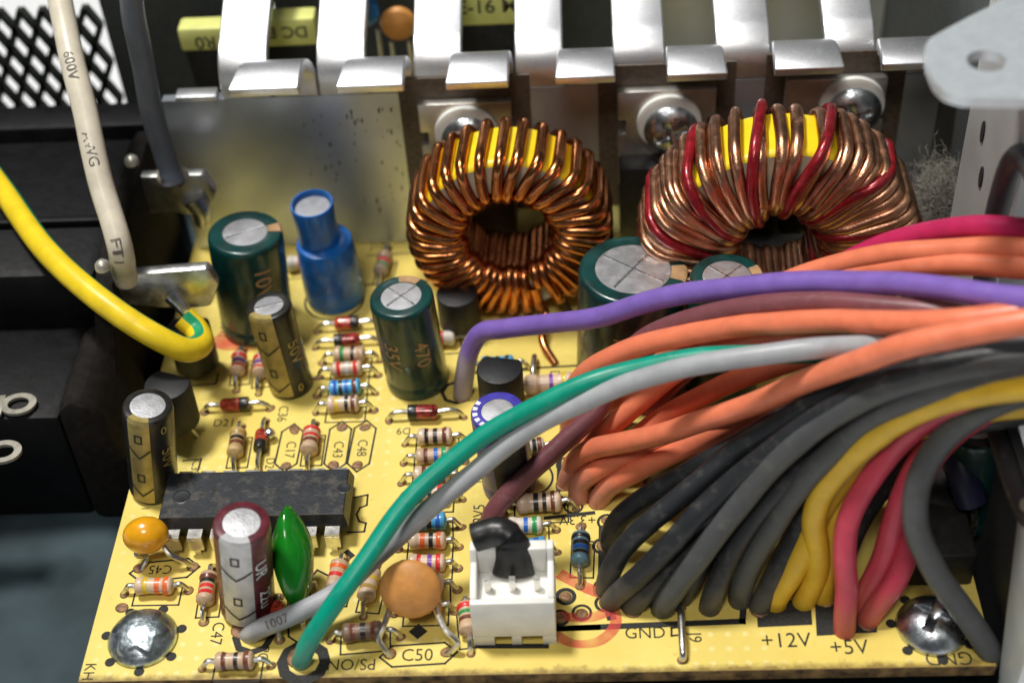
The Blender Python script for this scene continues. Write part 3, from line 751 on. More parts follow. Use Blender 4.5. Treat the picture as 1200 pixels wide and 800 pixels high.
def electrolytic(label, base, top, dia, sleeve, stripe=None, ink=None, score='x', sa=-90, shw=32, marks=2, top_fr=.70, texts=(), ticks=None, spin=0):
    base, top = Vector(base), Vector(top); h = (top - base).length; R = dia / 2
    ax = (top - base).normalized(); q = Vector((0, 0, 1)).rotation_difference(ax)
    t = thing('electrolytic_capacitor', label, 'capacitor', base, q)
    obj('sleeve', lathe([(R * .86, .0), (R * .97, .015), (R, .05), (R, .14), (R * .965, .185), (R * .965, .205), (R, .25), (R, h - .075), (R * .985, h - .03), (R * .95, h - .007), (R * .90, h), (R * top_fr, h), (R * top_fr, h - .02)], 48), sleeve, t)
    obj('top_disc', lathe([(R * top_fr * 1.01, h - .018), (R * top_fr * .985, h - .006), (R * top_fr * .5, h - .001), (0, h + .001)], 40), M('can_aluminium', (.62, .62, .64), .42, 1., var=.08, scale=6, bump=.12, bscale=50, dust=.12, dcol=(.4, .38, .33), dscale=8), t)
    mg = M('vent_score', (.9, .9, .92), .25, 1.)
    rr = R * top_fr * .93
    angs = {'x': (45, 135), '+': (20, 110), 'k': (30,), '-': (15,), 'o': ()}[score]
    for a in angs:
        vf = box(-rr, rr, -.012, .012, h - .012, h + .006)
        obj('vent_score', xf(vf, Matrix.Rotation(R_(a + spin), 4, 'Z')), mg, t, smooth=False)
    if stripe:
        s = obj('polarity_stripe', patch(R + .003, R_(sa), R_(shw), .06, h - .075, 12, R * top_fr, h), stripe, t)
        if ink:
            hw = R * R_(shw)
            for k in range(marks):
                zc = h * (.80 - .46 * k / max(1, marks - 1)) if marks > 1 else h * .6
                e = .055
                for nm_, ln_ in (('stripe_box', ribbon([(-e * .7, zc - e), (e * .7, zc - e), (e * .7, zc + e), (-e * .7, zc + e)], .02, True)), ('stripe_chevron', ribbon([(-hw * .95, zc - .17), (0, zc - .30), (hw * .95, zc - .17)], .022))):
                    obj(nm_, cylmap(fine(ln_), R + .009, R_(sa)), ink, s, smooth=False)
    for s_, a, z, size, rot, mt in texts:
        V, F = text_mesh(s_, size, .002, True); c, sn = math.cos(R_(rot)), math.sin(R_(rot))
        obj('sleeve_print', cylmap(([(v[0] * c - v[1] * sn, z + v[0] * sn + v[1] * c, 0) for v in V], F), R + .006, R_(a)), mt, t, smooth=False)
    if ticks:
        for a in ticks:
            obj('rim_tick', ([(r * math.cos(R_(a + d)), r * math.sin(R_(a + d)), h + .003) for r, d in ((R * .74, -6), (R * .92, -6), (R * .92, 6), (R * .74, 6))], [(0, 1, 2, 3)]), ink or stripe, t, smooth=False)
    return t
m_gsl = M('green_sleeve', (.002, .040, .037), .30, var=.3, scale=4, coat=.3, dust=.26, dcol=(.03, .026, .015), dscale=3.5)
m_gst = M('bronze_print', (.40, .24, .12), .45, var=.15, scale=6)
m_ksl = M('black_sleeve', (.016, .015, .013), .32, var=.3, coat=.2, dust=.12, dcol=(.12, .1, .06))
m_gold = M('gold_print', (.42, .33, .11), .38, .3, var=.2, scale=6, dust=.1, dcol=(.15, .11, .05))
m_mar = M('maroon_sleeve', (.12, .014, .024), .35, var=.25, coat=.2, dust=.15, dcol=(.2, .12, .1))
m_sil = M('silver_print', (.56, .56, .57), .35, .3, var=.08, dust=.12, dcol=(.35, .3, .26))
m_navy = M('violet_sleeve', (.055, .045, .36), .35, var=.15, coat=.2, dust=.12, dcol=(.2, .2, .2))
m_inkw = M('white_print', (.75, .75, .78), .5)
m_inkb = M('dark_print', (.03, .025, .02), .5)
m_dgr = M('dark_sleeve_lower', (.03, .03, .035), .5, var=.3, scale=5, dust=.3, dcol=(.2, .19, .14))
electrolytic('dark green capacitor beside the blue shrink-wrapped one, near the heatsink corner', (-3.386, 5.435, 0.000), (-3.299, 5.483, 1.490), .92, m_gsl, m_gst, None, 'k', 15, 12, 0, .60, texts=(('10V', -60, 1.0, .3, -90, m_gst),))
electrolytic('tilted black and gold capacitor next to the C36 print', (-2.798, 4.284, 0.000), (-2.877, 4.323, 1.300), .54, m_ksl, m_gold, m_inkb, '-', -110, 36, 2, .66, texts=(('50V', -40, .7, .22, -90, m_gold), ('0', -50, .15, .16, 0, m_gold)))
electrolytic('green capacitor with a crossed silver top between diodes and copper choke', (-1.230, 4.315, 0.000), (-1.295, 4.306, 1.400), .76, m_gsl, m_gst, None, 'x', 75, 24, 0, .64, texts=(('35V', -118, .75, .26, -90, m_gst), ('470', -62, .75, .26, -90, m_gst)))
electrolytic('black and gold capacitor at the left board edge behind the chip', (-4.207, 2.648, 0.000), (-3.988, 2.654, 1.360), .56, m_ksl, m_gold, m_inkb, 'o', -104, 27, 2, .70, texts=(('0', -44, 1.2, .16, 0, m_gold), ('50V', -40, .75, .2, -90, m_gold)))
electrolytic('maroon and silver capacitor in front of the chip', (-2.852, 0.905, 0.000), (-2.672, 0.896, 1.420), .585, m_mar, m_sil, m_inkb, 'o', -98, 34, 2, .66, texts=(('UR', -46, .95, .2, -90, m_inkw), ('22u', -40, .45, .2, -90, m_inkw)))
electrolytic('big green capacitor with a crossed top half behind the purple wire', (1.354, 4.306, 0.000), (1.415, 4.320, 1.700), 1.26, m_gsl, m_gst, None, '+', -8, 14, 0, .70, texts=(('16V', -70, 1.15, .34, -90, m_gst), ('H', -102, 1.05, .34, -90, m_gst)), spin=35)
electrolytic('smaller green capacitor under the purple wire beneath the large choke', (2.450, 3.962, 1.850)[:2] + (0,), (2.450, 3.962, 1.850), .84, m_gsl, m_gst, None, 'x', 15, 12, 0, .66)
electrolytic('small violet capacitor with white ticks partly under the green wire', (-0.071, 2.546, 0.000), (-0.132, 2.534, 1.260), .60, m_navy, m_dgr, m_inkw, 'o', -70, 40, 0, .60, texts=(('NO', -95, 1.17, .1, 0, m_inkw),), ticks=(150, 170, 190, 210, 230, 255, 275))
electrolytic('green capacitor in the shadow at the case wall right of the cables', (5.221, 2.008, -0.000), (4.938, 2.102, 1.350), .80, m_gsl, m_gst, None, 'o', 60, 14, 0, .64)
# capacitor in blue heat shrink: wide lower body, narrower upper can
t = thing('shrink_wrapped_capacitor', 'blue shrink-wrapped capacitor with a narrower open top next to the heatsink', 'capacitor', (-2.414, 5.943, 0.000), Vector((0, 0, 1)).rotation_difference((Vector((-2.443, 5.849, 1.620)) - Vector((-2.414, 5.943, 0.000))).normalized()))
m_shr = M('blue_shrink', (.004, .13, .48), .33, var=.2, scale=5, coat=.25, bump=.05, bscale=30, dust=.06, dcol=(.1, .15, .25))
obj('lower_body', lathe([(.33, 0), (.38, .03), (.39, .1), (.385, .5), (.37, .92), (.345, .99), (.25, 1.02)], 40), m_shr, t)
obj('upper_sleeve', mv(lathe([(.265, .85), (.262, 1.05), (.255, 1.3), (.27, 1.60), (.265, 1.62), (.245, 1.62), (.238, 1.60), (.236, 1.52)], 40), (-.05, 0, 0)), m_shr, t)
obj('top_disc', mv(lathe([(.236, 1.53), (.22, 1.545), (0, 1.55)], 32), (-.05, 0, 0)), M('dull_aluminium', (.38, .39, .42), .5, .9, var=.1, dust=.1), t)

# ------------------------------------------------------------------ chip
t = thing('chip', 'black sixteen-pin chip with dust on its top beside the C17 and C43 prints', 'chip', (-2.87, 2.14, 0))
m_epoxy = M('chip_epoxy', (.012, .015, .020), .40, var=.2, scale=8, bump=.12, bscale=30, dust=.36, dcol=(.22, .18, .12), dscale=5)
x0, x1, y0, y1 = -3.90, -1.85, 1.80, 2.46
def ring4(x, y, z): return [(x0 - x, y0 - y, z), (x1 + x, y0 - y, z), (x1 + x, y1 + y, z), (x0 - x, y1 + y, z)]
V = ring4(-.02, -.02, .12) + ring4(.035, .035, .27) + ring4(.035, .035, .30) + ring4(0, 0, .455) + ring4(-.01, -.01, .462)
F = [(3, 2, 1, 0)] + [(i * 4 + k, i * 4 + (k + 1) % 4, (i + 1) * 4 + (k + 1) % 4, (i + 1) * 4 + k) for i in range(4) for k in range(4)] + [(16, 17, 18, 19)]
body = obj('body', (V, F), m_epoxy, t, world=True, smooth=False)
for p, r in (((-3.693, 2.099, 0.463), .10), ((-1.882, 2.170, 0.463), .075)):
    V, F = lathe([(r, 0), (r * .93, .003), (r * .8, .0015), (0, .001)], 24)
    obj('ejector_dimple', mv((V, F), p), M('dimple', (.012, .014, .017), .35), body, world=True)
pin_me = None
for side, yy in ((-1, y0 - .035), (1, y1 + .035)):
    for k in range(8):
        xx = -2.875 + (k - 3.5) * .254
        s = side
        v = join(box(xx - .08, xx + .08, min(yy, yy + s * .13), max(yy, yy + s * .13), .265, .300), box(xx - .08, xx + .08, min(yy + s * .10, yy + s * .135), max(yy + s * .10, yy + s * .135), .10, .265), box(xx - .035, xx + .035, min(yy + s * .105, yy + s * .130), max(yy + s * .105, yy + s * .130), -.02, .10))
        obj('pin', v, m_lead, t, world=True, smooth=False)

# ------------------------------------------------------------------ axial parts: resistors and diodes
m_tan = M('tan_body', (.66, .49, .35), .38, var=.10, scale=10, coat=.25, dust=.10, dcol=(.35, .24, .13), dscale=8)
m_tan2 = M('tan_body_dark', (.56, .39, .25), .40, var=.14, scale=10, coat=.2, dust=.16, dcol=(.30, .2, .11), dscale=8)
m_bluem = M('blue_body', (.08, .40, .72), .32, var=.1, coat=.3)
m_bgrey = M('blue_grey_body', (.10, .20, .25), .35, var=.15, coat=.2, dust=.1)
m_drk = M('shaded_body', (.20, .12, .075), .4, var=.2, dust=.15)  # body colour darkened for the shade over one resistor
BC = {'k': (.015, .013, .012), 'n': (.16, .045, .022), 'r': (.66, .03, .03), 'o': (.80, .13, .02), 'y': (.72, .50, .03), 'g': (.02, .28, .07), 'b': (.02, .12, .50), 'v': (.18, .05, .33),
      'e': (.35, .34, .33), 'w': (.75, .72, .66), 'd': (.45, .29, .07), 's': (.55, .54, .52), 't': (.45, .3, .18)}
def band_mat(c): return M('band_' + c, BC[c], .38, var=.12, scale=12, coat=.25)
def prof_r(x, Ln, r):
    """radius of a dipped resistor body at axial position x in -Ln/2..Ln/2"""
    u = abs(x) / (Ln / 2)
    if u < .42: return r * .90
    if u < .62: return r * (.90 + .12 * (1 - math.cos((u - .42) / .20 * math.pi)) / 2)
    if u < .80: return r * 1.02
    v = (u - .80) / .20
    return r * max(.22, 1.02 * math.sqrt(max(0, 1 - v ** 2.2)))
def axial(label, a, b, bands, body=None, Ln=.40, r=.098, off=0., kind='resistor', z=None, group=None, lead_r=.028):
    a, b = Vector((a[0], a[1], 0)), Vector((b[0], b[1], 0)); d = (b - a).normalized(); mid = (a + b) / 2 + d * off
    z = z if z is not None else r + .012 + random.uniform(0, .03)
    r *= random.uniform(.96, 1.06)
    d = (d + Vector((random.uniform(-.05, .05), random.uniform(-.05, .05), random.uniform(-.04, .04)))).normalized()
    if body is None and random.random() < .4: body = m_tan2
    ce = mid + Vector((0, 0, z))
    t = thing(kind if kind == 'diode' else 'resistor', label, kind, (mid.x, mid.y, 0), group=group)
    M4 = Matrix.Translation(ce) @ d.to_track_quat('Z', 'Y').to_matrix().to_4x4()
    n = 26
    if kind == 'diode':
        xs = [(-Ln / 2, .3), (-Ln / 2 + .01, .75), (-Ln / 2 + .04, .98), (-Ln / 2 + .08, 1), (Ln / 2 - .08, 1), (Ln / 2 - .04, .98), (Ln / 2 - .01, .75), (Ln / 2, .3)]
        bo = obj('body', xf(lathe([(r * k, x) for x, k in xs], 20), M4), body, t, world=True)
        for c, p in bands:
            e = .055
            obj('cathode_band', xf(lathe([(r * .99, p * Ln - e), (r * 1.02, p * Ln - e + .008), (r * 1.02, p * Ln + e - .008), (r * .99, p * Ln + e)], 20), M4), band_mat(c), bo, world=True)
    else:
        bo = obj('body', xf(lathe([(prof_r(-Ln / 2 + Ln * i / n, Ln, r), -Ln / 2 + Ln * i / n) for i in range(n + 1)], 20), M4), body or m_tan, t, world=True)
        for c, p in bands:
            e = .024 + random.uniform(-.003, .004); x0_ = p * Ln
            pts_ = [(prof_r(x0_ + e * s, Ln, r) + .0035, x0_ + e * s) for s in (-1, -.5, 0, .5, 1)]
            obj('band', xf(lathe([(pts_[0][0] - .006, pts_[0][1])] + pts_ + [(pts_[-1][0] - .006, pts_[-1][1])], 20), M4), band_mat(c), bo, world=True)
    if kind != 'diode':
        q_ = Vector((-d.y, d.x, 0)) * .125; hl = d * (Ln / 2 + .04); of = Vector((.02, -.05, 0))
        line([mid + of - hl - q_, mid + of + hl - q_, mid + of + hl + q_, mid + of - hl + q_], .018, True)
    for e, s in ((a, -1), (b, 1)):
        st = ce + d * s * (Ln / 2 - .02)
        gap = (e - mid).dot(d * s) - Ln / 2
        hz = z + random.uniform(-.01, .02)
        mpt = st.lerp(Vector((e.x, e.y, z)), .55) + Vector((0, 0, .015))
        path = catmull([st, mpt, Vector((e.x, e.y, 0)) - d * s * .045 + Vector((0, 0, hz * .80)), Vector((e.x, e.y, .02)), Vector((e.x, e.y, -.03))], 5)
        obj('lead', tube(path, lead_r, 8), m_lead, t, world=True)
        hole(e, random.uniform(.85, 1.05))
    return t
G = lambda s: [(c, p) for c, p in zip(s, {2: (-.2, .2), 3: (-.27, 0.0, .27), 4: (-.30, -.08, .12, .32), 5: (-.32, -.16, 0, .16, .32)}[len(s)])]
m_glass = M('diode_glass', (.42, .055, .03), .10, .1, var=.5, scale=14, coat=.6)
m_glassd = M('diode_glass_dark', (.28, .03, .025), .10, .2, var=.6, scale=14, coat=.6)
# left column, from the heatsink towards the chip
axial('uppermost glass diode in the left column, black band on its right', (-2.587, 5.255, -0.000), (-1.775, 5.302, 0.000), [('k', .30)], m_glass, .33, .085, off=-.01, kind='diode')
axial('second glass diode in the left column, black band on its left', (-2.575, 4.952, 0.000), (-1.740, 4.997, 0.000), [('k', -.34)], m_glassd, .33, .085, kind='diode')
axial('tan resistor with green and black bands under the two diodes', (-2.457, 4.666, 0.000), (-1.736, 4.684, 0.000), [('g', -.22), ('k', .10), ('t', .32)])
axial('tan resistor with red, silver and red bands in the left column', (-2.471, 4.407, 0.000), (-1.737, 4.424, 0.000), [('r', -.24), ('s', .02), ('r', .27)])
axial('light blue resistor with dark bands in the left column', (-2.458, 4.093, 0.000), (-1.743, 4.111, -0.000), [('b', -.30), ('k', -.12), ('b', .06), ('n', .30)], m_bluem)
axial('tan resistor with yellow and black bands at the foot of the left column', (-2.446, 3.801, -0.000), (-1.740, 3.819, 0.000), [('y', -.18), ('k', .12), ('n', .32)], r=.105)
axial('left one of two small red and violet banded resistors above diode D21', (-3.492, 4.941, 0.000), (-3.482, 4.220, 0.000), G('rvr'), Ln=.34)
axial('right one of two small red and violet banded resistors above diode D21', (-3.213, 4.899, 0.000), (-3.195, 4.150, -0.000), G('rvr'), Ln=.34)
axial('reddish glass diode above the D21 print', (-3.818, 3.865, 0.000), (-3.012, 3.894, 0.000), [('k', .36)], m_glass, .34, .088, off=-.02, kind='diode')
axial('resistor with olive and brown bands standing below the D21 print', (-3.316, 3.603, 0.000), (-3.294, 2.845, 0.000), [('d', -.30), ('k', -.08), ('n', .10)], M('olive_tan_body', (.50, .35, .16), .4, var=.2, coat=.2))
axial('small red glass diode left of the C17 print', (-3.035, 3.679, 0.000), (-3.019, 2.890, -0.000), [('k', .34)], m_glass, .30, .08, kind='diode')
axial('tan resistor with two red bands between the C17 and C43 prints', (-2.425, 3.614, -0.000), (-2.429, 2.844, 0.000), [('r', -.34), ('r', -.10), ('n', .10)])
ball = (-2.934, 3.373, 0.110)
tag(obj('solder_ball', mv(lathe([(.0, -.07), (.04, -.058), (.065, -.02), (.07, 0), (.065, .02), (.04, .058), (0, .07)], 18), (0, 0, 0)), m_screw, loc=ball), 'tiny bright solder ball beside the red diode at C17', 'solder ball')
axial('green and red banded resistor standing behind the green capacitor by the heatsink', (-1.786, 6.897, 0.000), (-1.850, 5.951, 0.000), [('t', -.3), ('r', -.02), ('g', .24)], M('grey_tan_body', (.34, .26, .19), .4, var=.15))
axial('white resistor with a red band half hidden behind the blue capacitor', (-3.267, 6.484, 0.000), (-2.577, 6.522, 0.000), [('r', -.05)], M('pale_body', (.66, .60, .52), .4))
axial('pale resistor with a red band half hidden behind the crossed-top green capacitor', (-1.323, 4.932, 0.000), (-0.599, 4.966, 0.000), [('r', .05)], M('pale_body', (.66, .60, .52), .4), off=-.02)
# middle column
axial('glass diode lying just above the D9 print', (-1.539, 3.640, 0.000), (-0.645, 3.665, 0.000), [('k', -.36)], m_glassd, .36, .088, off=-.02, kind='diode')
axial('tan resistor with two black bands directly under diode D9', (-1.316, 3.241, -0.000), (-0.588, 3.258, 0.000), [('k', -.22), ('k', .02), ('n', .28)], Ln=.42)
axial('tan resistor with brown, blue and green bands in the middle column', (-1.315, 2.942, 0.000), (-0.596, 2.945, 0.000), [('n', -.2), ('b', .08), ('g', .30)], Ln=.42)
axial('tan resistor with brown and blue bands half under the green wire', (-1.314, 2.637, 0.000), (-0.604, 2.654, 0.000), [('n', -.2), ('b', .12), ('n', .32)], Ln=.42)
axial('tan resistor mostly hidden under the green and grey wires', (-1.314, 2.353, 0.000), (-0.603, 2.370, 0.000), G('nkr'))
axial('light blue resistor emerging from under the grey wire in the middle column', (-1.293, 1.926, 0.000), (-0.605, 1.956, 0.000), [('b', .24), ('k', 0), ('b', -.2)], m_bluem)
axial('tan resistor with orange, black and orange bands above the disc capacitor', (-1.284, 1.658, -0.000), (-0.612, 1.675, -0.000), [('o', -.12), ('k', .1), ('o', .30)], Ln=.42)
axial('tan resistor with violet and red bands just above the disc capacitor', (-1.272, 1.360, 0.000), (-0.609, 1.378, 0.000), [('r', -.2), ('v', .08), ('r', .30)], Ln=.42)
axial('tan resistor hidden behind the disc capacitor, only one lead showing', (-1.269, 1.071, 0.000), (-0.606, 1.089, 0.000), G('rkn'))
axial('tan resistor behind the lower edge of the disc capacitor', (-1.267, 0.789, 0.000), (-0.621, 0.807, -0.000), G('rkn'))
axial('resistor coloured dark brown for the shade beside the PS/ON print', (-1.910, 0.464, 0.000), (-1.173, 0.480, 0.000), [('n', -.22), ('k', .02), ('n', .26)], m_drk, Ln=.44, off=-.02)
axial('tan resistor with an orange band partly under the grey wire', (-1.861, 1.541, 0.000), (-1.950, 0.850, 0.000), [('o', -.22), ('r', .05)])
axial('pale tan resistor right of the green wire, left of the disc capacitor', (-1.503, 1.437, 0.000), (-1.593, 0.752, 0.000), [('y', -.12), ('d', .2)])
axial('tan resistor with red, green and brown bands against the white connector', (-0.508, 0.939, -0.000), (-0.429, 0.260, 0.000), [('r', -.30), ('g', -.10), ('n', .10)], Ln=.40, off=-.02)
axial('small red diode in the shade behind the end of the grey wire', (-2.545, 1.034, -0.000), (-2.454, 0.476, 0.000), [('k', .34)], m_glass, .28, .075, kind='diode')
# lower left corner
axial('tan resistor with yellow and two orange bands between C45 and the screw', (-4.244, 1.122, -0.000), (-3.544, 1.151, 0.000), [('y', -.20), ('o', .10), ('o', .32)], Ln=.43)
axial('tan resistor with two red bands left of the maroon capacitor', (-3.311, 1.449, 0.000), (-3.304, 0.726, 0.000), [('n', -.26), ('k', -.14), ('r', .04), ('r', .24)], Ln=.42)
axial('tan resistor with brown and black bands under the C47 print', (-3.222, 0.129, 0.000), (-2.502, 0.156, 0.000), [('n', -.24), ('k', .06), ('n', .32)], Ln=.42)
# right of the middle
axial('tan resistor with two black bands beside the violet capacitor foot', (-0.131, 2.141, 0.000), (0.685, 2.192, -0.000), [('k', -.06), ('k', .12), ('n', .30)], Ln=.52, r=.115)
axial('white resistor with blue and green bands behind the connector', (-0.220, 1.846, 0.000), (0.463, 1.888, 0.000), [('b', .02), ('g', .26)], M('pale_body', (.66, .60, .52), .4))
axial('light blue resistor almost hidden behind the connector', (-0.165, 1.532, 0.000), (0.461, 1.574, 0.000), [('b', .2)], m_bluem, off=.02)
axial('dusty blue-grey resistor under the 3.3V print', (0.739, 1.930, 0.000), (0.715, 1.102, 0.000), [('k', -.30), ('k', -.10), ('b', .05), ('k', .22)], m_bgrey, Ln=.42)
axial('thick tan resistor with violet and yellow bands half under the orange wire', (-0.086, 4.005, 0.000), (0.868, 4.058, 0.000), [('v', .05), ('y', .30), ('t', -.2)], Ln=.62, r=.13)
axial('pale resistor with a brown band between violet capacitor and maroon wire', (-0.149, 3.012, 0.000), (0.469, 3.086, -0.000), [('k', .15), ('n', .32)], M('pale_body', (.66, .60, .52), .4), Ln=.36)
axial('bright blue resistor in the dark behind the violet capacitor', (-0.623, 4.442, -0.000), (0.139, 4.473, 0.000), G('kkk'), m_bluem, Ln=.42)
# wire links
def link(label, a, b, h, r=.035):
    path = catmull([Vector((a[0], a[1], -.02)), Vector((a[0], a[1], h * .7)), Vector(a).lerp(Vector(b), .12) + Vector((0, 0, h)), Vector(a).lerp(Vector(b), .85) + Vector((0, 0, h)), Vector((b[0], b[1], h * .6)), Vector((b[0], b[1], -.02))], 6)
    hole(a); hole(b)
    return tag(obj('wire_link', tube(path, r, 10), m_lead), label, 'wire link')
link('bare silver wire link next to the J9 print', (1.762, 0.795, 0.000), (1.746, 0.140, 0.000), .12, .04)
link('short silver wire link in front of the purple wire near the D8 print', (0.212, 4.592, 0.000), (0.193, 4.261, 0.000), .12)

# ------------------------------------------------------------------ transistors, disc and film capacitors
def small_transistor(label, base, rotz, h=.5, lift_z=.25, r=.24):
    t = thing('small_transistor', label, 'transistor', base, Quaternion((0, 0, 1), R_(rotz)))
    poly = [(r * math.cos(R_(a)), r * math.sin(R_(a))) for a in range(-40, 221, 13)]
    obj('body', prism(poly, 'z', lift_z, lift_z + h, .02), M('transistor_epoxy', (.005, .006, .008), .5, var=.2, bump=.1, dust=.1, dcol=(.12, .11, .09)), t)
    for k in (-1, 0, 1):
        obj('lead', tube(catmull([(k * .127, 0, lift_z + .05), (k * .15, -.02, lift_z * .5), (k * .2, -.06, -.03)], 5), .028, 8), m_lead, t)
    return t
small_transistor('black transistor behind the black and gold capacitor at the board edge', (-4.019, 3.458, 0.000), 160, .62, .28, .27)
small_transistor('black transistor below the yellow-green wire hook', (-4.006, 4.604, 0.000), 180, .62, .12, .27)
small_transistor('dark blue-grey transistor between the purple wire and the violet capacitor', (-0.162, 3.677, 0.000), 170, .52, .28, .27)
small_transistor('black transistor in the shade under the copper choke', (-0.738, 5.194, 0.000), 170, .5, .15, .26)

def bulb(label, name, cat, centre, rx, ry, rz, mat, rot=None, leads=()):
    t = thing(name, label, cat, (centre[0], centre[1], 0))
    V, F = [], []
    nu, nv = 28, 16
    for j in range(nv + 1):
        th = math.pi * j / nv
        for i in range(nu):
            ph = 2 * math.pi * i / nu
            V.append(Vector((rx * math.sin(th) * math.cos(ph), ry * math.sin(th) * math.sin(ph), rz * math.cos(th))))
    for j in range(nv):
        for i in range(nu): F.append((j * nu + i, (j + 1) * nu + i, (j + 1) * nu + (i + 1) % nu, j * nu + (i + 1) % nu))
    m = Matrix.Translation(centre) @ (rot or Matrix.Identity(4))
    b_ = obj('body', ([m @ v for v in V], F), mat, t, world=True)
    for path, r in leads: obj('lead', tube(catmull(path, 6), r, 8), m_lead, t, world=True)
    return t
m_tant = M('yellow_epoxy', (.78, .36, .008), .22, var=.10, scale=6, coat=.5, dust=.05, dscale=9)
ct = (-4.008, 1.593, 0.420)
bulb('glossy amber bead capacitor above the C45 print', 'bead_capacitor', 'capacitor', ct, .25, .20, .215, m_tant, Matrix.Rotation(R_(8), 4, 'Z'),
     [([(ct[0] - .12, ct[1] - .02, ct[2] - .16), (ct[0] - .13, ct[1] - .1, .2), (-4.062, 1.556, 0.100), (-4.120, 1.446, 0.000)], .03), ([(ct[0] + .14, ct[1], ct[2] - .12), (-3.755, 1.475, 0.220), (-3.632, 1.469, 0.120), (-3.554, 1.479, 0.000)], .032)])
cc = (-1.031, 0.680, 0.560)
td = bulb('orange ceramic disc capacitor standing over the C50 print', 'disc_capacitor', 'capacitor', cc, .325, .14, .315, m_odisc, Matrix.Rotation(R_(-4), 4, 'Z') @ Matrix.Rotation(R_(-32), 4, 'X'),
     [([(cc[0] - .22, cc[1] - .01, cc[2] - .24), (-1.328, 0.424, 0.260), (-1.371, 0.329, 0.200), (-1.309, 0.265, 0.080), (-1.263, 0.246, 0.000)], .034), ([(cc[0] + .22, cc[1] - .01, cc[2] - .22), (-0.676, 0.362, 0.280), (-0.558, 0.283, 0.180), (-0.619, 0.264, 0.060), (-0.677, 0.265, 0.000)], .034)])
obj('epoxy_skirt', tube(catmull([(cc[0] + .14, cc[1], cc[2] - .20), (cc[0] + .22, cc[1], cc[2] - .27), (cc[0] + .275, cc[1] - .01, cc[2] - .36)], 5), lambda f: .10 - .065 * f, 12), m_odisc, td, world=True)
# green film capacitor: flat drop seen nearly edge on
m_grn = M('green_epoxy', (.008, .20, .012), .16, var=.15, scale=4, coat=.6, dust=.06, dcol=(.25, .25, .1), dscale=7)
fb, ft = Vector((-2.262, 0.787, 0.080)), Vector((-2.355, 1.316, 1.020))
tf = thing('film_capacitor', 'glossy green drop-shaped film capacitor beside the maroon capacitor', 'capacitor', (fb.x, fb.y, 0))
V, F = [], []
nz, nu = 16, 24
for j in range(nz + 1):
    u = j / nz; c = fb.lerp(ft, u)
    wz = max(.01, math.sin(math.pi * min(1, u * .93 + .035)) ** .6)
    wx = .03 + .20 * math.sin(math.pi / 2 * (u / .58 if u < .58 else (1 - u) / .42)) ** .95; wy = .05 + .26 * wz
    if j in (0, nz): wx *= .3; wy *= .3
    for i in range(nu):
        a = 2 * math.pi * i / nu; V.append((c.x + wx * math.cos(a) * (1 if math.cos(a) > 0 else .9), c.y + .05 + wy * math.sin(a), c.z))
for j in range(nz):
    for i in range(nu): F.append((j * nu + i, j * nu + (i + 1) % nu, (j + 1) * nu + (i + 1) % nu, (j + 1) * nu + i))
F.append(tuple(range(nu - 1, -1, -1))); F.append(tuple(nz * nu + i for i in range(nu)))
obj('body', (V, F), m_grn, tf, world=True)
for p in ((-2.219, 0.634, 0.000), (-2.148, 1.139, 0.000)): obj('lead', tube(catmull([(fb.x, fb.y + .05, .15), (p[0], p[1], .1), (p[0], p[1], -.03)], 5), .028, 8), m_lead, tf, world=True)

# ------------------------------------------------------------------ white pin header with a black plug
t = thing('pin_header', 'white plastic pin header near the front board edge', 'connector', (0.03, .66, 0))
X0, X1, Y0, Y1 = -.40, .46, .36, .98
w_ = .07
obj('front_wall', box(X0, X1, Y0, Y0 + w_, .14, .70, .015), m_white, t, world=True)
obj('base', box(X0 + w_ + .001, X1 - w_ - .001, Y0 + w_ + .001, Y1, .14, .58), m_white, t, world=True, smooth=False)
for xa, xb in ((X0, X0 + w_), (X1 - w_, X1)):
    obj('side_wall', prism([(Y0 + w_, .12), (Y1, .12), (Y1, .95), (Y1 - .12, .95), (Y1 - .16, .80), (Y0 + .25, .76), (Y0 + w_, .70)], 'x', xa, xb, .012), m_white, t, world=True)
for xa, xb in ((X0 + w_ + .001, X0 + .27), (X1 - .27, X1 - w_ - .001)):
    obj('latch_post', box(xa, xb, Y1 - .13, Y1, .581, .95, .02), m_white, t, world=True)
for xa, xb in ((X0 + .0, X0 + .22), (X0 + .40, X0 + .50), (X1 - .14, X1)):
    obj('foot', box(xa, xb, Y0 + .002, Y0 + .12, .0, .139), m_white, t, world=True, smooth=False)
for k in range(3):
    xx = .03 + (k - 1) * .254
    obj('pin', box(xx - .032, xx + .032, .60, .664, -.02, .76), m_lead, t, world=True, smooth=False)
m_plug = M('black_rubber', (.012, .012, .013), .36, var=.3, dust=.08, dcol=(.12, .11, .1), bump=.05)
pp = catmull([(0.036, 0.821, 0.600), (0.047, 0.868, 0.820), (0.045, 0.922, 0.960), (-0.012, 0.972, 1.050), (-0.134, 1.001, 1.060), (-0.348, 0.978, 1.000)], 8)
V, F = tube(pp, lambda f: (.215 - .06 * min(1, f * 1.6)) * (1 + .10 * noise.noise(Vector((f * 9, 2.3, 1)))), 20, ref=(1, 0, 0))
V = [Vector(v) if i // 20 > len(pp) * .55 else Vector((v[0], pp[min(i // 20, len(pp) - 1)].y + (v[1] - pp[min(i // 20, len(pp) - 1)]  .y) * .42, v[2])) for i, v in enumerate(V)]
tag(obj('cable_plug', (V, F), m_plug), 'black rubber sleeve folded over inside the white pin header', 'plug')
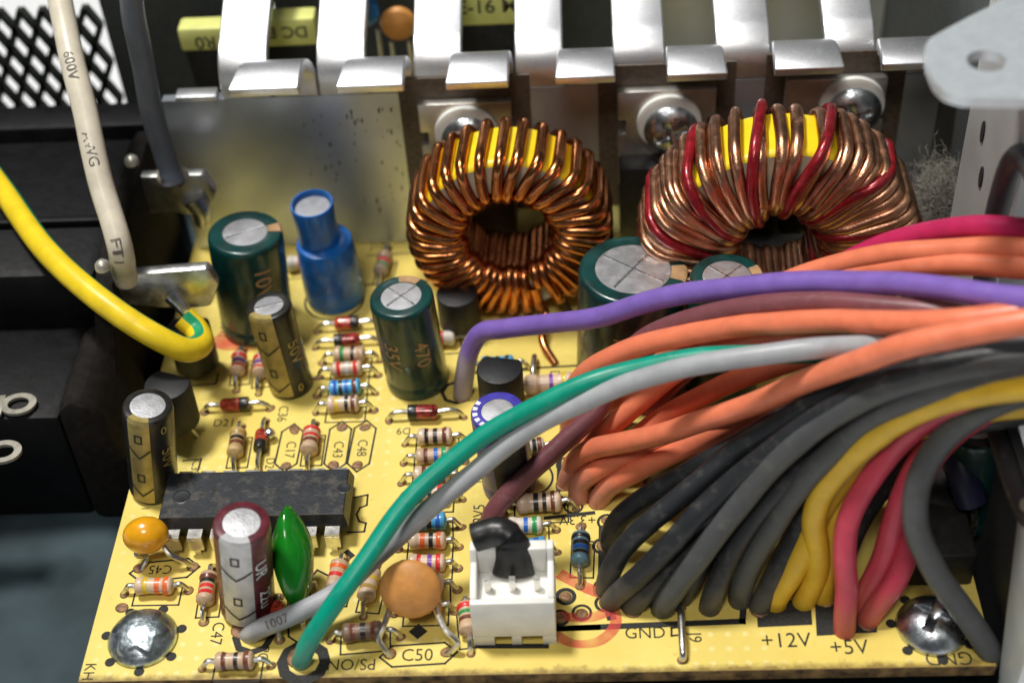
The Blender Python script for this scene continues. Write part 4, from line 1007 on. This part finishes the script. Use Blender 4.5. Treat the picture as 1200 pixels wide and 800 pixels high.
# ------------------------------------------------------------------ cables
def ins(name, col, dust=.15, dcol=(.42, .38, .32), rough=.34, dscale=7., var=.07, low=None):
    return M(name, col, rough, low=low, var=var, scale=5, bump=.035, bscale=30, dust=dust, dcol=dcol, dscale=dscale, spec=.4)
i_pur = ins('purple_insulation', (.21, .125, .46), .16, (.36, .32, .36), low=(.62, (.36, .31, .28)))
i_green = ins('green_insulation', (.0, .30, .20), .16, (.25, .42, .33), low=(.30, (.10, .30, .23)))
i_gray = ins('grey_insulation', (.38, .39, .41), .06)
i_org = ins('orange_insulation', (.80, .215, .11), .18, (.55, .30, .22), low=(.35, (.50, .22, .15)))
i_brn = ins('maroon_insulation', (.20, .068, .078), .18, (.36, .25, .24), dscale=9)
i_blk = ins('black_insulation', (.020, .022, .025), .30, (.17, .16, .14), dscale=6, rough=.40, low=(.35, (.10, .095, .08)))
i_blk2 = ins('charcoal_insulation', (.070, .074, .075), .26, (.18, .175, .155), rough=.42, dscale=6)
i_yel = ins('yellow_insulation', (.72, .46, .035), .12, (.42, .28, .10))
i_red = ins('red_insulation', (.56, .060, .10), .14, (.50, .20, .18), low=(.35, (.50, .12, .09)))
i_crim = ins('crimson_insulation', (.50, .022, .10), .08, (.4, .18, .18))
def cable(label, pts, mat, r=.118, group='output cables', seg=16, name='cable', base=True):
    if base: hole(pts[0], 2.1); pts = [(pts[0][0], pts[0][1], -.16)] + ([(pts[0][0], pts[0][1], .0)] if pts[0][2] >= 0 else []) + list(pts[1:])
    path = catmull(pts, 9)
    sd_ = Vector((len(label) * 1.7, len(pts) * 2.3, len(label) * .9))
    for i_, p_ in enumerate(path):
        if 2 < i_: p_ += noise.noise_vector(p_ * 1.3 + sd_) * .022
    return tag(obj(name, tube(path, r, seg, wob=.015), mat), label, 'cable', group)

cable('purple cable arching over the top of the bundle', [(-0.670, 4.042, 0.000), (-0.617, 4.075, 0.300), (-0.545, 4.154, 0.620), (-0.392, 4.140, 0.920), (-0.106, 4.007, 1.100), (0.401, 3.787, 1.350), (0.983, 3.466, 1.750), (1.887, 3.115, 2.350), (2.714, 2.712, 2.800), (3.481, 2.313, 3.150), (4.161, 1.792, 3.500), (4.758, 1.226, 3.850), (5.288, 0.843, 4.050)], i_pur, .118)
cable('green cable running from the PS/ON ring up over the grey one', [(-2.228, 0.255, -0.120), (-2.183, 0.181, 0.060), (-2.063, 0.208, 0.360), (-1.736, 0.400, 0.780), (-1.431, 0.714, 1.020), (-1.085, 1.138, 1.280), (-0.645, 1.493, 1.520), (-0.107, 1.739, 1.800), (0.516, 1.874, 2.100), (1.040, 1.968, 2.280), (1.732, 2.081, 2.360), (2.658, 2.009, 2.500), (3.795, 1.544, 2.900), (5.444, 1.051, 3.200)], i_green, .102)
cable('light grey cable running beside the green one across the board', [(-2.868, 0.633, -0.160), (-2.794, 0.534, 0.020), (-2.623, 0.497, 0.200), (-2.259, 0.571, 0.340), (-1.815, 0.755, 0.460), (-1.412, 1.035, 0.660), (-1.039, 1.212, 0.920), (-0.575, 1.402, 1.250), (0.061, 1.694, 1.650), (0.598, 1.807, 1.980), (1.377, 1.829, 2.380), (2.195, 1.670, 2.750), (2.983, 1.552, 2.980), (3.793, 1.590, 2.980), (4.548, 1.455, 3.100), (5.545, 1.224, 3.300)], i_gray, .104)
cable('maroon cable rising from the 3V5 print behind the white header', [(-0.299, 1.947, 0.000), (-0.210, 2.005, 0.220), (0.103, 2.218, 0.480), (0.567, 2.492, 0.750), (0.954, 2.735, 1.000), (1.203, 3.069, 1.350), (1.458, 3.126, 1.700), (1.878, 2.919, 2.150), (2.454, 2.595, 2.600), (3.159, 2.262, 2.950), (3.891, 1.851, 3.200), (4.718, 1.381, 3.400), (5.429, 1.020, 3.600)], i_brn, .112)
# orange 3.3 V cables
OG = 'orange cables'
cable('upper orange cable sweeping just below the purple one', [(0.670, 3.188, 0.000), (0.645, 3.260, 0.500), (0.823, 3.153, 1.150), (1.248, 2.985, 1.650), (1.868, 2.747, 2.100), (2.523, 2.389, 2.550), (3.205, 1.985, 2.950), (3.828, 1.551, 3.300), (4.288, 1.281, 3.550), (4.834, 1.152, 3.750), (5.383, 1.085, 3.900)], i_org, .12, OG)
cable('front orange cable crossing over the black bundle to the wall', [(0.663, 2.654, 0.000), (0.670, 2.592, 0.300), (0.847, 2.500, 0.620), (1.312, 2.285, 1.000), (1.835, 2.017, 1.450), (2.488, 1.754, 2.050), (3.068, 1.435, 2.750), (3.577, 1.051, 3.400), (4.104, 0.880, 3.750), (4.624, 0.752, 4.000), (5.222, 0.670, 4.150)], i_org, .12, OG)
cable('orange cable rooted nearest the 3.3V print', [(0.717, 2.355, -0.000), (0.741, 2.406, 0.160), (0.936, 2.390, 0.400), (1.363, 2.402, 0.680), (1.959, 2.355, 1.050), (2.568, 2.239, 1.450), (3.297, 2.042, 2.000), (4.128, 1.769, 2.500), (5.583, 1.426, 3.000)], i_org, .12, OG)
cable('lowest orange cable emerging beside the black ones', [(0.947, 2.285, 0.000), (1.045, 2.293, 0.220), (1.357, 2.242, 0.550), (1.771, 2.232, 0.850), (2.312, 2.263, 1.200), (2.987, 2.154, 1.700), (3.864, 1.965, 2.200), (5.647, 1.516, 2.800)], i_org, .12, OG)
cable('orange cable rising steeply under the grey cable', [(0.584, 2.578, 0.000), (0.668, 2.586, 0.250), (0.995, 2.701, 0.650), (1.428, 2.827, 1.050), (1.892, 2.888, 1.500), (2.498, 2.736, 2.000), (3.136, 2.385, 2.400), (4.099, 1.860, 2.850), (5.569, 1.315, 3.300)], i_org, .12, OG)
cable('orange cable in the shade between the grey and front orange cables', [(0.937, 2.645, 0.000), (1.133, 2.629, 0.300), (1.662, 2.750, 0.850), (2.251, 2.696, 1.350), (2.841, 2.515, 1.850), (3.539, 2.204, 2.400), (4.255, 1.818, 2.850), (5.590, 1.395, 3.300)], i_org, .12, OG)
cable('top orange cable at the case wall below the crimson one', [(0.957, 3.454, 0.000), (1.551, 3.380, 0.900), (2.197, 3.358, 1.750), (2.716, 3.235, 2.200), (3.315, 3.191, 2.550), (3.936, 2.934, 2.950), (4.523, 2.652, 3.250), (5.069, 2.324, 3.500), (5.661, 1.979, 3.700)], i_org, .118, OG)
cable('second orange cable at the case wall just above the purple one', [(1.158, 3.447, -0.000), (1.841, 3.405, 1.000), (2.476, 3.388, 1.800), (3.072, 3.243, 2.300), (3.713, 2.996, 2.700), (4.300, 2.651, 3.050), (5.053, 2.177, 3.400), (5.642, 1.828, 3.600)], i_org, .118, OG)
cable('crimson cable topmost at the case wall', [(1.575, 3.714, 0.000), (2.427, 3.593, 1.200), (3.199, 3.411, 2.100), (3.779, 3.360, 2.600), (4.229, 3.173, 3.000), (4.649, 2.905, 3.300), (5.111, 2.546, 3.550), (5.726, 2.227, 3.700)], i_crim, .122, 'output cables')
# black ground cables
KG = 'black ground cables'
cable('black cable at the left edge of the bundle, rooted highest on the board', [(1.061, 1.642, 0.000), (1.062, 1.604, 0.250), (1.174, 1.599, 0.550), (1.464, 1.619, 0.850), (1.820, 1.661, 1.100), (2.258, 1.733, 1.400), (2.841, 1.744, 1.850), (3.615, 1.592, 2.400), (5.523, 1.198, 3.000)], i_blk, .118, KG)
cable('dusty black cable second from the left of the bundle', [(0.987, 1.038, 0.000), (1.008, 1.048, 0.220), (1.156, 1.100, 0.550), (1.398, 1.178, 0.850), (1.708, 1.295, 1.120), (2.056, 1.409, 1.400), (2.379, 1.499, 1.700), (2.757, 1.496, 2.050), (3.285, 1.439, 2.600), (3.816, 1.305, 3.050), (4.288, 1.131, 3.350), (4.805, 0.912, 3.600), (5.327, 0.753, 3.750)], i_blk, .118, KG)
cable('black cable with a pale dust patch rooted at the red pen circle', [(1.037, 0.879, 0.000), (1.091, 0.853, 0.150), (1.341, 0.848, 0.480), (1.647, 0.932, 0.880), (1.906, 1.039, 1.200), (2.248, 1.176, 1.500), (2.571, 1.215, 1.850), (2.917, 1.218, 2.250), (3.390, 1.158, 2.750), (3.851, 1.093, 3.100), (4.337, 0.995, 3.350), (5.342, 0.728, 3.650)], i_blk, .118, KG)
cable('black cable rooted behind the front row of ground cables', [(1.269, 0.807, 0.000), (1.359, 0.824, 0.150), (1.592, 0.911, 0.420), (1.874, 1.005, 0.700), (2.228, 1.173, 0.950), (2.650, 1.273, 1.350), (3.126, 1.334, 1.900), (3.803, 1.311, 2.500), (5.448, 0.986, 3.100)], i_blk, .118, KG)
cable('grey-black cable left of the J9 wire link', [(1.573, 0.777, 0.000), (1.603, 0.740, 0.180), (1.740, 0.760, 0.480), (1.979, 0.836, 0.850), (2.250, 0.975, 1.250), (2.529, 1.102, 1.650), (2.798, 1.126, 2.050), (3.137, 1.155, 2.450), (3.570, 1.108, 2.850), (4.066, 1.033, 3.150), (4.604, 0.866, 3.400), (5.337, 0.673, 3.600)], i_blk2, .127, KG)
cable('black cable deep in the shade between J9 and the yellow cables', [(2.075, 0.787, 0.000), (2.119, 0.796, 0.250), (2.289, 0.949, 0.700), (2.517, 1.094, 1.100), (2.882, 1.215, 1.600), (3.347, 1.254, 2.100), (4.004, 1.148, 2.600), (5.420, 0.877, 3.100)], i_blk, .118, KG)
cable('grey-black cable next to the yellow cables', [(2.386, 0.869, 0.000), (2.394, 0.872, 0.200), (2.491, 0.953, 0.520), (2.665, 1.025, 0.950), (2.884, 1.108, 1.400), (3.123, 1.152, 1.850), (3.438, 1.175, 2.300), (3.810, 1.053, 2.750), (4.219, 0.951, 3.050), (4.734, 0.737, 3.350), (5.340, 0.604, 3.500)], i_blk2, .127, KG)
cable('black cable hidden under the bundle beside the yellow ones', [(2.591, 0.775, 0.000), (2.677, 0.865, 0.200), (2.890, 1.063, 0.650), (3.096, 1.248, 1.100), (3.489, 1.392, 1.700), (4.135, 1.282, 2.400), (5.452, 0.921, 3.000)], i_blk, .118, KG)
for lb, st_ in (('black cable filling the bundle between the front ground cables', ((1.423, 1.027, 0.000), (1.547, 1.040, 0.300), (1.804, 1.219, 0.550), (2.167, 1.417, 0.800), (2.696, 1.615, 1.200), (3.359, 1.702, 1.750), (4.254, 1.486, 2.400), (5.573, 1.231, 2.800))),
                ('black cable low in the bundle left of the J9 link', ((1.797, 0.928, 0.000), (1.881, 0.935, 0.250), (2.133, 1.124, 0.600), (2.462, 1.338, 0.950), (2.932, 1.509, 1.400), (3.569, 1.528, 1.950), (4.403, 1.410, 2.400), (5.599, 1.251, 2.700))),
                ('black cable in deep shade under the red cables', ((3.467, 0.999, 0.000), (3.497, 1.102, 0.300), (3.617, 1.286, 0.700), (3.836, 1.486, 1.000), (4.153, 1.587, 1.400), (4.580, 1.517, 1.900), (5.683, 1.340, 2.400))),
                ('black cable in deep shade behind the yellow cables', ((2.988, 1.124, 0.000), (3.061, 1.170, 0.300), (3.237, 1.373, 0.650), (3.495, 1.555, 1.000), (3.901, 1.668, 1.450), (4.492, 1.565, 2.000), (5.661, 1.334, 2.500))),
                ('black cable at the back of the bundle under the orange ones', ((1.342, 1.876, 0.000), (1.523, 1.801, 0.400), (1.979, 1.899, 0.800), (2.565, 2.067, 1.200), (3.246, 2.120, 1.700), (4.200, 1.952, 2.200), (5.726, 1.662, 2.600))),
                ('black cable running lowest behind the front orange cable', ((1.569, 2.625, -0.000), (1.798, 2.516, 0.400), (2.257, 2.517, 0.800), (2.793, 2.526, 1.200), (3.464, 2.427, 1.700), (4.403, 2.129, 2.200), (5.757, 1.781, 2.600)))):
    cable(lb, list(st_), i_blk, .118, KG)  # extra black cables, added to darken the gaps in the bundle
# yellow, red, charcoal
cable('shorter yellow cable at the left of the +12V pads', [(2.758, 0.837, 0.000), (2.787, 0.845, 0.120), (2.933, 0.903, 0.400), (3.052, 1.001, 0.720), (3.177, 1.174, 1.050), (3.479, 1.253, 1.600), (3.902, 1.197, 2.200), (4.522, 1.031, 2.700), (5.461, 0.745, 3.100)], i_yel, .125, 'yellow cables')
cable('bright yellow cable in front, arching along the whole bundle', [(3.060, 0.830, 0.000), (3.098, 0.849, 0.120), (3.168, 0.903, 0.420), (3.144, 0.950, 0.780), (3.089, 1.005, 1.120), (3.148, 1.079, 1.450), (3.350, 1.111, 1.850), (3.626, 1.078, 2.300), (3.962, 0.985, 2.700), (4.348, 0.825, 3.050), (4.723, 0.648, 3.300), (5.307, 0.478, 3.500)], i_yel, .125, 'yellow cables')
cable('yellow cable in shade behind the front yellow one', [(3.273, 0.892, 0.000), (3.278, 0.955, 0.350), (3.287, 1.124, 0.700), (3.405, 1.296, 1.100), (3.742, 1.383, 1.700), (4.226, 1.261, 2.300), (5.499, 0.810, 3.000)], i_yel, .125, 'yellow cables')
cable('red cable in front, standing straight above the +5V print', [(3.427, 0.473, 0.000), (3.426, 0.502, 0.150), (3.430, 0.600, 0.520), (3.383, 0.720, 0.920), (3.406, 0.864, 1.250), (3.592, 1.035, 1.650), (3.846, 1.147, 2.050), (4.127, 1.094, 2.500), (4.480, 0.941, 2.850), (5.425, 0.689, 3.200)], i_red, .118, 'red cables')
cable('second red cable, curving behind the front red one', [(3.635, 0.750, 0.000), (3.690, 0.784, 0.200), (3.823, 0.910, 0.600), (3.899, 1.026, 1.000), (4.011, 1.164, 1.400), (4.152, 1.266, 1.750), (4.384, 1.298, 2.100), (4.708, 1.198, 2.500), (5.519, 0.886, 3.000)], i_red, .118, 'red cables')
cable('red cable slanting out at the right of the +5V pads', [(3.687, 0.574, 0.000), (3.744, 0.592, 0.150), (3.947, 0.717, 0.450), (4.061, 0.894, 0.750), (4.109, 1.090, 1.050), (4.174, 1.283, 1.350), (4.342, 1.387, 1.750), (4.637, 1.366, 2.200), (4.969, 1.192, 2.600), (5.571, 1.006, 2.900)], i_red, .118, 'red cables')
cable('charcoal cable looping down to the board corner by the case wall', [(4.850, 0.167, 0.000), (4.755, 0.192, 0.200), (4.510, 0.279, 0.600), (4.187, 0.394, 1.100), (3.978, 0.563, 1.550), (4.008, 0.789, 1.950), (4.186, 0.912, 2.350), (4.473, 0.906, 2.750), (4.805, 0.819, 3.050), (5.395, 0.655, 3.300)], i_blk2, .128, KG)
# black pads the +12V and +5V cables stand on
for lab, q0, q1, q2, q3 in (('12V', (2.562, 0.842, 0.000), (3.137, 0.873, 0.000), (3.113, 0.544, 0.000), (2.548, 0.525, 0.000)), ('5V', (3.177, 0.838, 0.000), (3.814, 0.878, 0.000), (3.761, 0.433, 0.000), (3.139, 0.404, 0.000))):
    v = [(q[0], q[1], .0045) for q in (q3, q2, q1, q0)]
    obj('printed_block', (v, [(0, 1, 2, 3)]), m_ink, board, world=True, smooth=False)

t = thing('shade_filler', 'dark block and blue rod added to deepen the shade by the case wall', 'choke', (4.45, 2.2, 0))
obj('filler_block', box(4.15, 4.84, 1.0, 3.2, .002, .5, .05), m_ferr, t, world=True)  # block and rod are added to darken the board under the cables
obj('rod', tube(catmull([(4.669, 2.136, 1.050), (4.759, 1.843, 0.900), (4.884, 1.625, 0.600)], 5), .17, 16), M('navy_filler', (.012, .014, .04), .4, dust=.1, dcol=(.06, .06, .09)), t, world=True)
obj('lead', tube(catmull([(4.884, 1.625, 0.600), (4.947, 1.618, 0.300), (4.994, 1.712, 0.000)], 5), .04, 8), m_lead, t, world=True)
# ------------------------------------------------------------------ mains inlet and its wires, left of the board
t = thing('mains_inlet', 'dusty black plastic mains inlet block left of the board', 'mains inlet', (-6.2, 5.8, -.9))
obj('body', box(-9.2, -4.98, 4.7, 7.7, -.97, 1.55, .16), m_black, t, world=True)
for rp in ((-4.700, 4.315, 1.999), (-4.700, 6.152, 2.143)):
    obj('rivet', mv(lathe([(.09, -.05), (.085, .02), (.05, .06), (0, .07)], 14), rp), M('solder_grey', (.5, .48, .42), .4, .6), t, world=True)
obj('moulded_rib', box(-9.2, -5.0, 5.6, 5.72, 1.551, 1.66, .03), m_black, t, world=True)
obj('rear_rim', box(-9.2, -4.80, 7.45, 8.0, -.97, 1.78, .06), m_black, t, world=True)
obj('front_step', box(-9.2, -5.25, 3.1, 4.69, -.97, .75, .08), m_black, t, world=True)
obj('flange', prism([(3.6, -.97), (7.4, -.97), (7.4, 1.72), (6.9, 1.85), (5.2, 1.70), (4.5, 1.55), (3.9, .9), (3.6, .2)], 'x', -4.97, -4.72, .05), M('dusty_black_plastic', (.010, .008, .007), .8, var=.3, dust=.25, dcol=(.045, .034, .024), dscale=2.5, spec=.2), t, world=True)
obj('wedge', prism([(-5.24, -.97), (-4.56, -.97), (-4.60, .2), (-4.80, .95), (-5.05, 1.1), (-5.24, .9)], 'y', 3.0, 4.4, .14), M('dusty_black_plastic', (.010, .008, .007), .8, var=.3, dust=.25, dcol=(.045, .034, .024), dscale=2.5, spec=.2), t, world=True)
m_blade = M('tinned_blade', (.72, .72, .70), .34, 1., var=.2, scale=5, bump=.25, bscale=12, dust=.16, dcol=(.22, .16, .10), dscale=4)
for nm, Yp, xs in (('blade', 6.35, ((-4.768, 6.350, 1.734), (-3.915, 6.350, 1.739), (-3.796, 6.350, 1.450), (-3.881, 6.350, 1.234), (-4.137, 6.350, 1.062), (-4.399, 6.350, 1.143), (-4.903, 6.350, 1.136))),
                   ('blade', 4.62, ((-4.892, 4.620, 1.562), (-3.593, 4.620, 1.644), (-3.511, 4.620, 1.373), (-3.669, 4.620, 1.037), (-3.871, 4.620, 1.018), (-4.265, 4.620, 1.033), (-4.869, 4.620, 1.140)))):
    bl = obj('terminal_blade', prism([(p[0], p[2]) for p in xs], 'y', Yp, Yp + .16, .04), m_blade, t, world=True)
obj('solder_blob', tube(catmull([(-4.108, 6.320, 1.404), (-4.030, 6.300, 1.223), (-4.051, 6.300, 1.000)], 5), lambda f: .16 - .06 * f, 12), m_blade, t, world=True)
obj('solder_blob', tube(catmull([(-4.446, 6.360, 1.713), (-4.271, 6.340, 1.748), (-4.178, 6.360, 1.689)], 5), lambda f: .13, 12), M('dusty_solder', (.22, .19, .15), .8, dust=.4), t, world=True)
sd = (-3.984, 4.580, 1.196)
obj('solder_blob', tube(catmull([(-4.091, 4.560, 1.313), (-3.983, 4.500, 1.185), (-3.890, 4.420, 1.060)], 5), lambda f: .11 - .05 * f, 12), m_screw, t, world=True)
MW = 'mains wires'
m_wwh = ins('white_insulation', (.66, .60, .48), .14, (.32, .27, .20), dscale=2.5)
m_wgr = ins('slate_insulation', (.085, .10, .125), .14, (.22, .19, .15), dscale=4)
white_pts = [(-4.612, 4.660, 1.476), (-4.541, 4.570, 2.050), (-4.718, 5.049, 2.500), (-4.888, 5.549, 3.000), (-5.038, 6.026, 3.400), (-5.213, 6.582, 3.700), (-5.424, 7.320, 4.200)]
ww = cable('cream white printed mains wire rising to the top left', white_pts, m_wwh, .147, MW, 20, 'mains_wire', False)
cable('slate grey mains wire soldered to the upper inlet blade', [(-4.275, 6.300, 1.698), (-4.327, 6.350, 1.956), (-4.377, 6.400, 2.568), (-4.340, 6.400, 3.304), (-4.269, 6.350, 4.030), (-4.157, 6.300, 4.820)], m_wgr, lambda f: .14 if f > .12 else .17 - .25 * f, MW, 16, 'mains_wire', False)
yg = catmull([(-7.605, 7.774, 1.750), (-6.462, 6.178, 1.800), (-5.461, 4.758, 1.800), (-4.671, 4.024, 1.650), (-4.123, 3.748, 1.400), (-3.797, 3.756, 1.150), (-3.691, 4.027, 1.000), (-3.794, 4.270, 1.000), (-3.939, 4.356, 1.120)], 9)
V, F = tube(yg, .148, 24, ref=(0, 0, 1))
mi = []
for i in range(len(yg) - 1):
    for k in range(24): mi.append(1 if k in (18, 19, 20) else 0)
mi += [0, 0]
m_wy = ins('earth_yellow', (.84, .61, .02), .10, (.25, .17, .06), dscale=3.5)
m_wg = ins('earth_green', (.015, .30, .13), .06, (.2, .3, .15))
tag(obj('earth_wire', (V, F, mi), [m_wy, m_wg]), 'yellow earth wire with green stripe hooked through the lower inlet blade', 'cable', MW)
def print_on(parent, path, s, at_, size, ref_dir, r, mat, flip=False):
    """wrap lettering round a wire; at_ = fraction of its length where the text is centred"""
    Ls = [0.]
    for i in range(1, len(path)): Ls.append(Ls[-1] + (path[i] - path[i - 1]).length)
    fr = frames(path); V, F = text_mesh(s, size, .001, True); out = []
    for v in V:
        u = at_ * Ls[-1] + (-v.x if flip else v.x); i = max(0, min(len(path) - 2, next((k for k in range(len(Ls) - 1) if Ls[k + 1] > u), len(path) - 2)))
        f = (u - Ls[i]) / max(1e-6, Ls[i + 1] - Ls[i]); p = path[i].lerp(path[i + 1], f); T_ = fr[i][0]
        n_ = Vector(ref_dir); n_ = (n_ - T_ * n_.dot(T_)).normalized(); bn = n_.cross(-T_ if flip else T_)
        a = v.y / r
        out.append(p + n_ * (r + .007) * math.cos(a) + bn * (r + .007) * math.sin(a))
    return obj('wire_print', (out, F), mat, parent, world=True, smooth=False)
tocam = (0.05, -.65, .75)
m_wink = M('wire_ink', (.11, .10, .09), .6, dust=.5, dcol=(.45, .4, .32), dscale=20)
wp = catmull(white_pts, 9)
print_on(ww, wp, 'FT1', .14, .17, tocam, .147, m_wink, True)
print_on(ww, wp, 'AWG', .42, .17, tocam, .147, m_wink, True)
print_on(ww, wp, '600V', .66, .17, tocam, .147, m_wink, True)
gp_ = [o for o in C.objects if o.get('label', '').startswith('light grey cable')][0]
gpath_ = [v.co.copy() for v in gp_.data.vertices]
gpath_ = [sum((gpath_[i * 16 + k] for k in range(16)), Vector()) / 16 for i in range(len(gpath_) // 16)][:62]
print_on(gp_, gpath_, '1007', .24, .13, tocam, .104, m_wink)
# ring lugs at the far left
for lab, p, ln in (('upper ring terminal at the left picture edge, in front of the inlet', (-5.752, 3.281, 0.800), .9), ('lower ring terminal at the left picture edge, in front of the inlet', (-5.732, 2.527, 0.800), .6)):
    t = thing('ring_terminal', lab, 'terminal', (p[0], p[1], p[2]), Quaternion((0, 0, 1), R_(4)))
    V, F = [], []
    n = 28
    for k in range(n):
        a = 2 * math.pi * k / n
        for r, z in ((.10, -.02), (.10, .02), (.17, .02), (.17, -.02)): V.append((r * 1.25 * math.cos(a), r * math.sin(a), z))
    for k in range(n):
        for i in range(4): F.append((k * 4 + i, k * 4 + (i + 1) % 4, ((k + 1) % n) * 4 + (i + 1) % 4, ((k + 1) % n) * 4 + i))
    m_lug = M('lug_metal', (.34, .32, .27), .5, .6, var=.15, dust=.2)
    obj('ring', (V, F), m_lug, t)
    obj('tongue', box(-ln, -.17, -.16, .16, -.022, .022, .01), m_lug, t)
    obj('crimp', box(-ln - .5, -ln + .02, -.2, .2, -.12, .12, .05), m_lug, t)

# ------------------------------------------------------------------ lint between the large choke and the wall
fz = ([], [])
cz = Vector((5.208, 5.600, 1.669))
for k in range(5200):
    p = cz + Vector((random.gauss(0, .13), random.gauss(0, .18), random.gauss(-.14, .18)))
    pts = [p]
    d = Vector((random.gauss(0, 1), random.gauss(0, 1), random.gauss(0, 1))).normalized()
    for i in range(6):
        d = (d + Vector((random.gauss(0, .5), random.gauss(0, .5), random.gauss(0, .5)))).normalized(); pts.append(pts[-1] + d * .04)
    fz = join(fz, tube(pts, .0022, 3, cap=False)) if k < 0 else (fz[0], fz[1]) if False else (lambda T: (fz[0].extend([tuple(v) for v in T[0]]) or fz[0], fz[1].extend([tuple(i + len(fz[0]) - len(T[0]) for i in f) for f in T[1]]) or fz[1]))(tube(pts, .0022, 3, cap=False))
tag(obj('dust_fluff', fz, M('lint', (.24, .225, .19), .95), smooth=False), 'grey lint caught between the large choke and the case wall', 'dust', kind='stuff')
